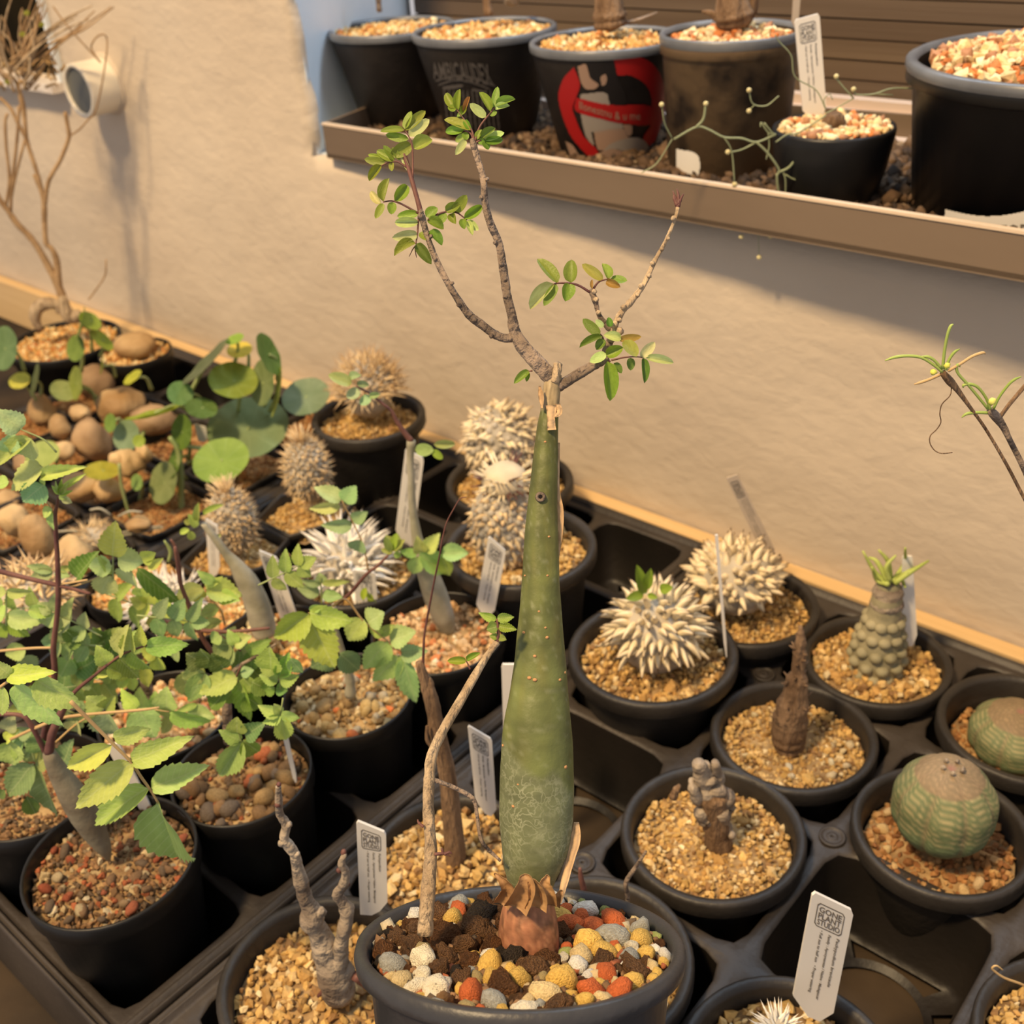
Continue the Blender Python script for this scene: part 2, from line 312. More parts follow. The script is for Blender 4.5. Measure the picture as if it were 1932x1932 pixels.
def round_mat():
    m = mat('round_leaf', (.75, .80, .72), (1, 1, 1), .55, 3, .1, 8, obj=True, trans=.25, spec=.3)
    nt = m.node_tree; N = nt.nodes; L = nt.links; uv = N.new('ShaderNodeUVMap'); s = N.new('ShaderNodeSeparateXYZ'); L.new(uv.outputs[0], s.inputs[0])
    y = N.new('ShaderNodeMath'); y.operation = 'SUBTRACT'; L.new(s.outputs[1], y.inputs[0]); y.inputs[1].default_value = .5
    a = N.new('ShaderNodeMath'); a.operation = 'ARCTAN2'; L.new(y.outputs[0], a.inputs[0]); L.new(s.outputs[0], a.inputs[1])
    k = N.new('ShaderNodeMath'); k.operation = 'MULTIPLY'; k.inputs[1].default_value = 9; L.new(a.outputs[0], k.inputs[0])
    c = N.new('ShaderNodeMath'); c.operation = 'COSINE'; L.new(k.outputs[0], c.inputs[0])
    r = N.new('ShaderNodeValToRGB'); r.color_ramp.elements[0].position = .93; r.color_ramp.elements[1].position = 1; L.new(c.outputs[0], r.inputs[0])
    sc_ = N.new('ShaderNodeMath'); sc_.operation = 'MULTIPLY'; sc_.inputs[1].default_value = .13; L.new(r.outputs[0], sc_.inputs[0])
    b = N['Principled BSDF']; src = b.inputs['Base Color'].links[0].from_socket; x = N.new('ShaderNodeMix'); x.data_type = 'RGBA'
    L.new(sc_.outputs[0], x.inputs[0]); L.new(src, x.inputs[6]); x.inputs[7].default_value = (.5, .62, .36, 1); L.new(x.outputs[2], b.inputs['Base Color'])
round_mat(); LV['round'] = [disc_leaf()]
def place(T, name, me, base, tip, width, parent=None, color=None, roll=0, face=None):
    y = tip-base; L_ = np.linalg.norm(y)+1e-9; yh = y/L_; f = -CF if face is None else np.asarray(face, float)
    z = f-yh*(f@yh); z /= np.linalg.norm(z)+1e-9; x = np.cross(yh, z); c, s = math.cos(roll), math.sin(roll); x, z = x*c+z*s, z*c-x*s
    M = np.eye(4); M[:3, 0] = x*width; M[:3, 1] = y; M[:3, 2] = z*(width*.6+L_*.4); M[:3, 3] = base
    return T.inst(name, me, M, parent, color)
G1 = (.25, .37, .045); G2 = (.34, .46, .07); G3 = (.17, .28, .045); GP = (.58, .66, .28); GR = (.42, .26, .08)
# ------------------------------------------------------------------ setting
def wall_back():
    xs = np.unique(np.concatenate([np.arange(-15, -5.6, .16), [-9.69, -5.56], np.arange(-5.45, 6.2, .16)])); zs = np.unique(np.concatenate([np.arange(-.66, 2.45, .13), [2.5, 2.86], np.arange(2.62, 2.85, .1), np.arange(3.0, 9, .16)]))
    def solid(x, z): return not ((x > -5.56 and z > 2.5) or (x < -9.69 and z > 2.86 and z < 7))
    idx = {}; V = []; Fs = []
    def vert(i, j, b=0):
        k = (i, j, b)
        if k not in idx:
            x, z = xs[i], zs[j]; d = .035*mn.noise(Vector((x*.9, 0, z*.9)))+.015*mn.noise(Vector((x*3, 2, z*3)))
            e = abs(x+5.56); ex = 0
            if e < .5 and z > 2.3: ex = .05*mn.noise(Vector((x, 5, z*5)))*(1-e/.5); d += .05*(1-e/.5)*(mn.noise(Vector((x*4, 1, z*6)))+.3)
            idx[k] = len(V); V.append([x+ex, 3.3+d+b*.10, z+(ex*.6 if z < 3 else 0)])
        return idx[k]
    nx, nz = len(xs)-1, len(zs)-1; S = [[solid((xs[i]+xs[i+1])/2, (zs[j]+zs[j+1])/2) for j in range(nz)] for i in range(nx)]
    for i in range(nx):
        for j in range(nz):
            if not S[i][j]: continue
            Fs.append([vert(i, j), vert(i+1, j), vert(i+1, j+1), vert(i, j+1)])
            if i+1 < nx and not S[i+1][j]: Fs.append([vert(i+1, j), vert(i+1, j, 1), vert(i+1, j+1, 1), vert(i+1, j+1)])
            if i > 0 and not S[i-1][j]: Fs.append([vert(i, j+1), vert(i, j+1, 1), vert(i, j, 1), vert(i, j)])
            if j+1 < nz and not S[i][j+1]: Fs.append([vert(i, j+1), vert(i+1, j+1), vert(i+1, j+1, 1), vert(i, j+1, 1)])
            if j > 0 and not S[i][j-1]: Fs.append([vert(i, j), vert(i, j, 1), vert(i+1, j, 1), vert(i+1, j)])
    solo('wall_back', V, Fs, M_wall, kind='structure', smooth=True, org=(0, 3.3, 0))
wall_back()
solo('wall_recess_side', *prism([(-5.57, 3.38, 2.44), (-6.45, 5.6, 2.44), (-6.45, 5.6, 9), (-5.57, 3.38, 9)], (-.2, 0, 0)), M_reveal, kind='structure')
solo('wall_recess_sill', *box((-6.6, 3.42, 2.3), (6.2, 5.8, 2.49)), M_reveal, kind='structure')
solo('wall_recess_back', *box((-6.6, 5.85, 2.3), (6.2, 6.0, 9)), M_dark, kind='structure')
solo('floor', *box((-18, -14, -10.2), (14, 3.3, -10)), M_soil, kind='structure')
# window behind the shelf: aluminium rails below, brown slats above
wt = bpy.data.objects.new('window_1', None); sc.collection.objects.link(wt); wt.location = (0, 5.4, 3); wt['kind'] = 'structure'
def wpart(name, V, Fs, m, color=None, par=None, org=(0, 5.4, 3), **k): return link(name, np_mesh(name, np.asarray(V)-np.array(org), Fs, m, k.pop('smooth', False)), par or wt, color=color)
for (py, h, y) in ((195, .035, 5.3), (216, .035, 5.25), (232, .04, 5.2), (266, .045, 5.05)):
    z = ay(1600, py, y)[2]; wpart('rail', *box((-6.2, y, z-h), (6, y+.12, z+h)), M_alu)
z0 = ay(1600, 188, 5.5)[2]
for k in range(15): wpart('slat', *box((-6.3, 5.5+.012*(k % 2), z0+k*.15+.006), (6, 5.6, z0+(k+1)*.15-.006)), M_slat, color=[(1, 1, 1), (.88, .86, .84), (1.1, 1.08, 1.0), (.95, .93, .9)][(k*7) % 4])
# window in the wall at the far end: dark glass behind a pale frame and a rough stone sill
w2 = bpy.data.objects.new('window_2', None); sc.collection.objects.link(w2); w2.location = (-10.5, 3.3, 3); w2['kind'] = 'structure'
O2 = (-10.5, 3.3, 3)
wpart('pane', *box((-14.5, 3.42, 2.8), (-9.7, 3.46, 7)), M_glass, par=w2, org=O2)
wpart('frame', *box((-9.75, 3.24, 2.84), (-9.68, 3.46, 7)), M_reveal, par=w2, org=O2)
sp = [(-14.5, 3.05), (-14.5, 3.7), (-9.62, 3.7), (-9.7, 3.12)]
V, Fs = merge([prism([(x, y, 2.74) for x, y in sp], (0, 0, .1))]); wpart('sill', V, Fs, M_stonesill, par=w2, org=O2)
# bench
solo('workbench', *box((-14, -3.4, -.72), (6.2, 3.28, -.62)), M_bench, 'dusty brown bench board under the black pot trays', 'bench')
solo('edge_batten', *box((-14, 3.14, -.60), (6.2, 3.275, .0)), M_wood, 'long pale wooden batten along the foot of the plaster wall behind the trays', 'batten')
# ------------------------------------------------------------------ trays
def tray(label, x0, y0, nx, ny, px_, py_, bw, open_ring=True, group=None):
    org = (x0, y0, -.6); T = Thing('pot_tray', label, 'tray', org, 'black cell trays on the bench'); V = []; Fs = []; K = 40; FW = []
    a = (np.arange(K))/K*2*np.pi; ca, sa = np.cos(a), np.sin(a)
    def sqr(h1, h2, cr):      # rounded rectangle sampled by angle
        P = []
        for c, s in zip(ca, sa):
            e = 8.0 if cr else 60; k = 1/((abs(c)**e+abs(s)**e)**(1/e)); P.append((c*k*h1, s*k*h2))
        return np.array(P)
    for i in range(nx):
        for j in range(ny):
            cx, cy = x0+(i+.5)*px_, y0+(j+.5)*py_
            k = 1/np.maximum(np.abs(ca), np.abs(sa)); outer = np.stack([ca*k*px_/2, sa*k*py_/2], 1)
            rings = [(outer, 0)]
            for ins, z in ((.030, .004), (.042, -.012), (.048, -.04), (.09, -.52), (.13, -.55)): rings.append((sqr(px_/2-ins, py_/2-ins, 1), z))
            if open_ring: rings += [(np.stack([ca, sa], 1)*(min(px_, py_)*.34), -.56), (np.stack([ca, sa], 1)*(min(px_, py_)*.30), -.585)]
            base = len(V)
            for P, z in rings: V += [[cx+p[0], cy+p[1], z] for p in P]
            for r in range(len(rings)-1):
                if r == 5: continue
                for q in range(K):
                    q2 = (q+1) % K; (Fs if r < 2 else FW).append([base+r*K+q, base+r*K+q2, base+(r+1)*K+q2, base+(r+1)*K+q])
            if open_ring:       # four straps join the seat ring to the cell wall
                for d in range(4):
                    for q in range(d*10+4, d*10+6): q2 = (q+1) % K; FW.append([base+5*K+q, base+5*K+q2, base+6*K+q2, base+6*K+q])
    X1, Y1 = x0+nx*px_, y0+ny*py_
    prof = [(0, 0), (.3*bw, .0), (.38*bw, .03), (.52*bw, .035), (.60*bw, -.01), (.75*bw, -.012), (.82*bw, .025), (.97*bw, .02), (bw, -.02), (bw*1.05, -.56)]
    def off(o):
        P = []
        for (cx, cy, a0) in ((X1, Y1, 0), (x0, Y1, 90), (x0, y0, 180), (X1, y0, 270)):
            for t in range(0, 91, 15): P.append((cx+o*math.cos(math.radians(a0+t)), cy+o*math.sin(math.radians(a0+t))))
        return P
    base = len(V); n = 28
    for o_, z in prof: V += [[x, y, z] for x, y in off(o_)]
    for r in range(len(prof)-1):
        for q in range(n): q2 = (q+1) % n; Fs.append([base+r*n+q, base+r*n+q2, base+(r+1)*n+q2, base+(r+1)*n+q])
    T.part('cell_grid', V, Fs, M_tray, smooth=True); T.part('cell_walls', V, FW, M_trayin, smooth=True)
    k = 0
    for i in range(1, nx):
        for j in range(1, ny):
            if (i+j) % 2 == 0 and open_ring:
                v, f = lathe([(.075, .006), (.075, .018), (.062, .02), (.058, .012), (.03, .012), (.022, .022), (.008, .014)], 20, cen=(x0+i*px_, y0+j*py_, 0)); T.part('stud', v, f, M_tray)
    return T
tray('black cell tray holding the cacti and stub plants, nearest the end of the wall shelf', -1, -3, 4, 6, 1.0, 1.0, .085)
tray('middle black cell tray, holding the leafy shrubs and white spiny plants', -4.68, -2.2, 4, 6, .87, .87, .085)
tray('far black cell tray crowded with brown tubers and round-leaved vines', -8.35, -2.2, 4, 6, .87, .87, .085)
# ------------------------------------------------------------------ pots
def pot(T, x, y, zr, r, style='thick', zb=-.55, soil=-.13, pal='ochre', grain=.0165, soilr=None, M=None, cen=None, mound=.0, gkind='gravel', sides=48):
    h = zr-zb; rb = r*(.72 if style != 'straight' else .86)
    if style == 'thick': prof = [(rb*.9, -h), (rb, -h+.03), (r*.865, -.13), (r*.87, -.125), (r*.985, -.115), (r, -.10), (r, -.022), (r*.985, -.004), (r*.955, 0), (r*.90, -.006), (r*.875, -.03), (r*.86, -.16), (rb*.9, -h+.06)]
    elif style == 'lip': prof = [(rb*.9, -h), (rb, -h+.03), (r*.90, -.10), (r*.93, -.085), (r*.99, -.06), (r, -.03), (r*.99, -.006), (r*.97, 0), (r*.93, -.004), (r*.91, -.03), (r*.87, -.2), (rb*.9, -h+.06)]
    else: prof = [(rb*.9, -h), (rb, -h+.03), (r*.955, -.13), (r*.975, -.12), (r, -.11), (r, -.012), (r*.99, 0), (r*.965, 0), (r*.955, -.012), (r*.93, -.2), (rb*.9, -h+.06)]
    if style == 'shelf': rb = r*.64; prof = [(rb*.9, -h), (rb, -h+.03), (r*.985, -.03), (r, -.01), (r*.99, 0), (r*.95, 0), (r*.93, -.012), (r*.88, -.2), (rb*.9, -h+.06)]
    c = (x, y, zr) if cen is None else cen; sq = 0
    if style == 'square': prof = [(rb*.9, -h), (rb, -h+.03), (r*.93, -.08), (r*.95, -.07), (r, -.06), (r, -.01), (r*.99, 0), (r*.94, 0), (r*.92, -.02), (r*.88, -.15), (rb*.9, -h+.06)]; sq = 9
    V, Fs = lathe(prof, sides, M, c, True, sq); m = {'thick': M_plastic, 'lip': M_ppot, 'thin': M_gloss, 'shelf': M_shelfpot, 'square': M_plastic, 'straight': M_ppot}[style]
    po = T.part('flowerpot', V, Fs, m)
    rs = soilr or r*(.86 if style not in ('thin', 'shelf') else .93)
    V, Fs = lathe([(.001, soil+mound), (rs*.5, soil+mound*.6), (rs*.99, soil-.012)], 32, M, c, False, sq); T.part('soil', V, Fs, M_soilp)
    if pal:
        rng = np.random.default_rng(int(abs(x*131+y*717))+3); P = disc_points(rs*.99, grain*1.75, rng, sq); d = np.hypot(*P.T)/rs
        Z = soil+mound*(1-d**2)+rng.uniform(-.3, .8, len(P))*grain+.014*np.sin(P[:, 0]*17+x*9)*np.cos(P[:, 1]*15+y*7); P = np.column_stack([P, Z])
        if M is not None: P = P @ M.T
        V, Fs, C = grains(P+np.array(c), grain, pick(pal, len(P), rng), rng); T.part(gkind, V, Fs, M_grit, col=C, kind='stuff', smooth=False)
    return po
def stones(T, cx, cy, z, items, me=None, mats=None):
    for (dx, dy, s, c) in items:
        M = np.eye(4); R = rots(1, RNG)[0]; M[:3, :3] = R @ np.diag([s, s*.8, s*.7]); M[:3, 3] = (cx+dx, cy+dy, z+s*.3); T.inst('pebble', PEB[int(RNG.integers(len(PEB)))], M, color=c)
PEB = [np_mesh('pebble', lumpy(IC2[0], .35, 1.1, s), IC2[1], M_stone) for s in range(6)]
PUM = [np_mesh('pumice_pebble', lumpy(IC3[0], .5, 1.3, s+10), IC3[1], M_pumice) for s in range(4)]
LMP = [np_mesh('clay_lump', lumpy(lumpy(IC3[0], .45, 1.2, s+20), .35, 3.2, s), IC3[1], M_lump) for s in range(4)]
# spines ---------------------------------------------------------------
def spine_arr(curve=.25, sides=6, rings=5, fat=1):
    V = []; UV = []
    for i in range(rings):
        t = i/rings; r = (1-t)**.8*(1 if t > 0 else .8)*(1+.3*fat*math.sin(math.pi*t))
        for k in range(sides): a = 2*math.pi*k/sides; V.append([r*math.cos(a), r*math.sin(a)+0, t]); UV.append([0, t])
    V.append([0, 0, 1]); UV.append([0, 1]); V = np.array(V); V[:, 0] += 0
    Fs = [[i*sides+k, i*sides+(k+1) % sides, (i+1)*sides+(k+1) % sides] for i in range(rings-1) for k in range(sides)]+[[i*sides+k, (i+1)*sides+(k+1) % sides, (i+1)*sides+k] for i in range(rings-1) for k in range(sides)]
    Fs += [[(rings-1)*sides+k, (rings-1)*sides+(k+1) % sides, rings*sides] for k in range(sides)]
    return V, np.array(Fs), np.array(UV)
def fib(n, lo=-.5, hi=1.0):
    i = np.arange(n)+.5; z = hi-(hi-lo)*i/n; a = i*2.39996; s = np.sqrt(np.maximum(0, 1-z*z)); return np.stack([s*np.cos(a), s*np.sin(a), z], 1)
def spiny(T, cen, rx, rz, n, ln, rad, bodymat, smat, droop=0, lo=-.45, single=False, name='spine', jit=.2, up=0, parent=None, tub=0, shape=None, seed=1, curve=.0, hi=1.0):
    rng = np.random.default_rng(seed); cen = np.array(cen, float)
    B = lumpy(IC3[0], .12, 1.6, seed); 
    if shape: B = np.array([shape(b) for b in B])
    body = T.part('body', B*np.array([rx, rx, rz])+cen, IC3[1], bodymat, parent=parent)
    D = fib(n, lo, hi)+rng.normal(size=(n, 3))*.04; SV, SF, SU = spine_arr(); Ms = []
    for d in D:
        d = d/np.linalg.norm(d); dd = np.array(shape(d)) if shape else d
        p = cen+dd*np.array([rx, rx, rz])*.94; q = d*np.array([1/rx, 1/rx, 1/rz]); q /= np.linalg.norm(q)
        q = q+rng.normal(size=3)*jit+np.array([0, 0, up-droop*(1-abs(d[2]))]); q /= np.linalg.norm(q)
        yv = np.array([.05, .02, -1.])-q*(q@np.array([.05, .02, -1.])); yv /= np.linalg.norm(yv)+1e-6; x = np.cross(yv, q); L_ = ln*rng.uniform(.7, 1.2); Mx = np.eye(4)
        Mx[:3, 0], Mx[:3, 1], Mx[:3, 2], Mx[:3, 3] = x*rad, yv*rad, q*L_, p; Ms.append(Mx)
    if single:
        me = np_mesh('spine', np.column_stack([SV[:, 0], SV[:, 1]+curve*ln/rad*SV[:, 2]**2, SV[:, 2]*(1-curve*.25*SV[:, 2])]), SF, smat, uv=SU)
        for Mx in Ms: T.inst(name, me, Mx, parent=body)
    else:
        A = np.array(Ms); H = np.column_stack([SV, np.ones(len(SV))]); H[:, 1] += curve*ln/rad*SV[:, 2]**2
        V = np.einsum('nij,kj->nki', A, H)[:, :, :3].reshape(-1, 3); Fs = (SF[None]+np.arange(n)[:, None, None]*len(SV)).reshape(-1, 3)
        T.part('spines', V, Fs, smat, parent=body, uv=np.tile(SU, (n, 1)), kind='stuff')
    if tub:
        D = fib(tub, lo, .98); P = np.array([(shape(d) if shape else d) for d in D])*np.array([rx, rx, rz])+cen; s = rx*1.5/math.sqrt(tub)
        V = (P[:, None, :]+IC2[0][None]*s).reshape(-1, 3); Fs = (IC2[1][None]+np.arange(tub)[:, None, None]*len(IC2[0])).reshape(-1, 3); T.part('tubercles', V, Fs, bodymat, parent=body, kind='stuff')
    return body
GRP = 'potted succulents in the trays'
# ------------------------------------------------------------------ main plant (held up, leaning away, so it stands parallel to the picture)
D0 = 3.7; K0 = D0/F
MM = np.stack([CX, CF, CU], 1)
c0 = ad(981, 1772, D0)
T = Thing('potted_tree', 'tall green bottle-trunked tree with leafy twigs in a pot of coloured pebbles, raised in front', 'potted plant', c0)
def Q(px, py, off=0): return ad(px, py, D0+off)
pot(T, 0, 0, 1.15, .551, 'lip', zb=0, soil=-.055, pal=None, M=MM, cen=c0, mound=.012, soilr=.50, sides=72)
T.o.children[1].data.materials[0] = M_soil
# trunk
tr = [(1800, 998, 57), (1780, 998, 58), (1755, 997, 57), (1725, 997, 53), (1700, 998, 46), (1680, 1000, 42), (1660, 1003, 45), (1640, 1005, 54), (1600, 1011, 64), (1550, 1011, 69), (1500, 1012, 70), (1450, 1012, 69), (1400, 1013, 67.5), (1350, 1014, 62), (1300, 1017, 55), (1250, 1019, 49), (1200, 1019, 44), (1150, 1020, 39.5), (1100, 1020, 36), (1050, 1021, 34), (1000, 1022, 31.5), (950, 1024, 28), (900, 1027, 25.5), (850, 1030, 23), (800, 1033, 20), (775, 1037, 17), (740, 1040, 17), (718, 1043, 17), (706, 1046, 13)]
rows = []; YS = [t[0] for t in tr]; yy = np.arange(1800, 704, -7.)
cxs = np.interp(-yy, [-v for v in YS], [t[1] for t in tr]); rr = np.interp(-yy, [-v for v in YS], [t[2] for t in tr])
ker = np.array([1, 2, 3, 2, 1])/9; cxs[2:-2] = np.convolve(cxs, ker, 'valid'); rr[2:-2] = np.convolve(rr, ker, 'valid')
n = 56; V = []; COL = []; UVs = []
gtop = np.array((.105, .118, .030)); gmid = np.array((.128, .155, .052)); glow = np.array((.150, .170, .085)); rb = np.array((.25, .105, .06)); gy = np.array((.38, .29, .17)); web = np.array((.40, .42, .28))
for i, y in enumerate(yy):
    c = Q(cxs[i], y); 
    for k in range(n):
        a = 2*np.pi*k/n; d = np.array([math.cos(a), math.sin(a)]); nz = mn.noise(Vector((d[0]*1.3, d[1]*1.3, y*.006)))
        r = rr[i]*K0*(1+.035*nz+.012*mn.noise(Vector((d[0]*3, d[1]*3, y*.02))))
        V.append(c+CX*d[0]*r+CF*d[1]*r)
        t = (y-760)/1000; al = 0
        if y < 772+8*mn.noise(Vector((d[0]*3, d[1]*3, 1))): col = gy*(.8+.5*(mn.noise(Vector((d[0]*4, d[1]*4, y*.05)))+.3))
        elif y > 1693+10*mn.noise(Vector((d[0]*2, d[1]*2, 4))): col = rb*(1+.8*mn.noise(Vector((d[0]*5, d[1]*5, y*.05))))+np.array((.30, .17, .09))*max(0, mn.noise(Vector((d[0]*14, d[1]*14, y*.25)))-.1)+np.array((.12, .07, .03))*max(0, (1780-y)/80)*.5
        else:
            col = gtop*(1-t)+gmid*t; q = mn.noise(Vector((d[0]*1.5, d[1]*1.5, y*.008+3))); col = col*(1+.45*q)+np.array((.05, .025, .0))*max(0, mn.noise(Vector((d[0]*2, d[1]*2, y*.01+9))))
            edge = 1430+55*mn.noise(Vector((d[0]*1.4, d[1]*1.4, 7)))+40*d[0]
            if y > edge:
                s = min(1, (y-edge)/20); col = col*(1-s)+glow*s; v = Vector((d[0]*5, d[1]*5, y*.035)); al = .62*min(1, (y-edge)/60); col = col*(1+.25*mn.noise(v*.4))
            sp_ = mn.noise(Vector((d[0]*3.5, d[1]*3.5, y*.13+5))); col = col+(web-col)*.25*max(0, min(1, (sp_-.30)*3)); col = col*(1+.35*mn.noise(Vector((d[0]*.8, d[1]*.8, y*.05))))
        COL.append(np.append(np.clip(col, .01, 1), al))
F_ = np.array([[i*n+k, i*n+(k+1) % n, (i+1)*n+(k+1) % n, (i+1)*n+k] for i in range(len(yy)-1) for k in range(n)])[:, ::-1]
V = np.array(V); top = V[-n:].mean(0)+CU*.01; V = np.vstack([V, top]); COL.append(np.append(gy, 0))
Fs = F_.tolist()+[[len(V)-1, (len(yy)-1)*n+k, (len(yy)-1)*n+(k+1) % n] for k in range(n)]
trunk = T.part('trunk', V, Fs, M_trunk, col=np.array(COL))
# lenticels and leaf scars (small raised corky dots)
me_dot = np_mesh('lenticel', IC1[0]*np.array([1, 1, .6]), IC1[1], mat('corky_orange', (.42, .20, .08), (.55, .32, .15), .7, 8))
def tx(py): return np.interp(-py, [-v for v in YS], [t[1] for t in tr]), np.interp(-py, [-v for v in YS], [t[2] for t in tr])
for (x, y, s) in ((1008, 1232, 4), (988, 1190, 4), (1031, 1198, 4), (998, 1272, 5), (1008, 1275, 5), (1065, 1266, 4), (1055, 1277, 4), (1065, 1437, 5), (977, 1465, 4), (968, 1507, 4), (1028, 1180, 3), (990, 1085, 3), (1032, 1084, 3), (946, 1402, 4), (1016, 1150, 3), (1035, 1012, 3), (1028, 835, 3)):
    cx_, r_ = tx(y); u = np.clip((x-cx_)/r_, -.95, .95); p = Q(cx_, y)+(CX*u-CF*math.sqrt(1-u*u))*r_*K0; nn = CX*u-CF*math.sqrt(1-u*u)
    M = np.eye(4); M[:3, 2] = nn*s*K0*.8; M[:3, 0] = np.cross(CU, nn)*s*K0; M[:3, 1] = CU*s*K0*.8; M[:3, 3] = p; T.inst('lenticel', me_dot, M, trunk)
cx_, r_ = tx(938); p = Q(1019, 938)-CF*r_*K0
V, Fs = lathe([(.018, 0), (.016, .012), (.008, .013), (.006, .005)], 12, np.stack([CX, CU, -CF], 1), p); T.part('leaf_scar', V, Fs, M_gnarl, trunk)
# strips of peeling bark
def strip(name, pts, wd, m=M_peel, off=-.02, curl=0, parent=None):
    P = np.array([Q(x, y, o) for x, y, o in pts]); Wd = np.array(wd)*K0; V = []; k = 5
    P2 = smooth_path(np.hstack([P, Wd[:, None]]), 5); P, Wd = P2[:, :3], P2[:, 3]
    Tn = np.gradient(P, axis=0); Tn /= np.linalg.norm(Tn, axis=1)[:, None]
    for i in range(len(P)):
        s = np.cross(Tn[i], -CF); s /= np.linalg.norm(s)
        for j in range(k): u = j/(k-1)-.5; V.append(P[i]+s*u*Wd[i]+CF*(curl*(u*u)*Wd[i]*2+.003*math.sin(i*1.7+j)))
    Vb = np.array(V); nrow = len(P); V = np.vstack([Vb, Vb+CF*.007]); o = nrow*k
    Fs = [[i*k+j, i*k+j+1, (i+1)*k+j+1, (i+1)*k+j] for i in range(nrow-1) for j in range(k-1)]
    Fs += [[o+i*k+j+1, o+i*k+j, o+(i+1)*k+j, o+(i+1)*k+j+1] for i in range(nrow-1) for j in range(k-1)]
    rim = list(range(k))+[i*k+k-1 for i in range(1, nrow)]+[(nrow-1)*k+j for j in range(k-2, -1, -1)]+[i*k for i in range(nrow-2, 0, -1)]
    Fs += [[rim[q], rim[(q+1) % len(rim)], o+rim[(q+1) % len(rim)], o+rim[q]] for q in range(len(rim))]
    return T.part(name, V, Fs, m, parent or trunk)
strip('bark_strip', [(1088, 1553, -.02), (1086, 1585, -.03), (1076, 1625, -.04), (1064, 1670, -.05), (1056, 1705, -.04)], [10, 19, 15, 13, 7], curl=.5)
strip('bark_strip', [(1054, 835, .0), (1053, 880, .0), (1053, 925, .0), (1057, 965, .0), (1057, 1010, 0), (1053, 1055, .0)], [5, 6, 7, 13, 9, 3], curl=.3)
strip('bark_strip', [(1018, 728, -.05), (1021, 748, -.05), (1023, 770, -.05)], [4, 10, 3], curl=.4)
strip('bark_strip', [(1041, 764, -.07), (1040, 788, -.07), (1041, 811, -.06)], [22, 14, 17], curl=.6)
strip('bark_strip', [(1052, 762, -.06), (1055, 777, -.06), (1047, 786, -.07)], [10, 12, 5], curl=.6)
for pts, wd in (([(945, 1706, -.10), (958, 1680, -.12), (948, 1662, -.13), (933, 1648, -.12)], [30, 26, 14, 4]), ([(972, 1712, -.13), (984, 1690, -.15), (992, 1668, -.17), (990, 1650, -.165)], [44, 40, 34, 18]),
                ([(1010, 1712, -.13), (1014, 1692, -.15), (1008, 1672, -.17), (1000, 1660, -.17)], [40, 34, 26, 12]), ([(1036, 1708, -.11), (1034, 1688, -.14), (1028, 1668, -.15), (1034, 1652, -.15)], [28, 28, 22, 8]), ([(1048, 1710, -.08), (1052, 1692, -.10), (1060, 1680, -.10)], [16, 13, 6])):
    strip('papery_bark_flake', pts, wd, M_papery, curl=-.9)
# branches
def branch(name, pts, rad, m, parent=None, knob=.05, off=0, n=5, sides=10, seed=1, obj=None, dz=0, fn=None):
    TT = obj or T; f = fn or Q; P = [f(p[0], p[1], (p[2] if len(p) > 2 else 0)+off) for p in pts]; R = [r/(pxs(q)) for r, q in zip(rad if np.ndim(rad) else [rad]*len(P), P)]
    return TT.part(name, *tube(P, R, sides, n, knob, seed), m, parent)
bl = branch('branch', [(1046, 722), (1030, 702), (1008, 678), (985, 652), (970, 622), (966, 596), (957, 560), (953, 531), (948, 498), (941, 458), (925, 421), (915, 382), (912, 339), (903, 306), (893, 272), (891, 262)], [16, 15.5, 15, 14, 11, 9.5, 8.5, 8.5, 8.5, 7.5, 7.5, 7, 6.5, 6, 6.5, 4], M_bark, off=0)
b2 = branch('branch', [(972, 636), (952, 638), (932, 630), (908, 612), (888, 597), (872, 577), (845, 534), (822, 488), (806, 445), (796, 408)], [9, 8.5, 8, 8.5, 8, 7, 6.2, 6, 5.8, 7], M_bark, seed=3)
b2r = branch('twig', [(796, 410), (789, 382), (780, 350), (772, 322), (764, 296), (760, 288)], [6, 4.6, 4.4, 4, 4.6, 2], M_purple, parent=b2, knob=.02)
b3 = branch('branch', [(1052, 728), (1064, 723), (1091, 706), (1124, 687), (1140, 677), (1146, 655), (1158, 628)], [13, 11, 10.5, 9.5, 9, 8, 8], M_bark, seed=4)
b4 = branch('branch', [(1156, 632), (1160, 614), (1172, 591), (1197, 561), (1216, 534), (1236, 491), (1256, 455), (1273, 415), (1279, 392)], [8, 7, 6, 6.5, 5.5, 4.5, 4, 3.6, 4], M_pale, seed=5, knob=.10)
b5 = branch('branch', [(1158, 626), (1147, 617), (1130, 594), (1124, 571), (1117, 551), (1116, 545)], [5, 5.5, 4.5, 4.8, 5.5, 3], M_bark, seed=6, knob=.12)
branch('branch_stub', [(1046, 722), (1050, 704), (1053, 686)], [9, 9, 8.5], M_pale, seed=7, off=-.02)
branch('branch_stub', [(1031, 706), (1026, 692), (1026, 684)], [6, 5, 4], M_bark, parent=bl, off=-.02)
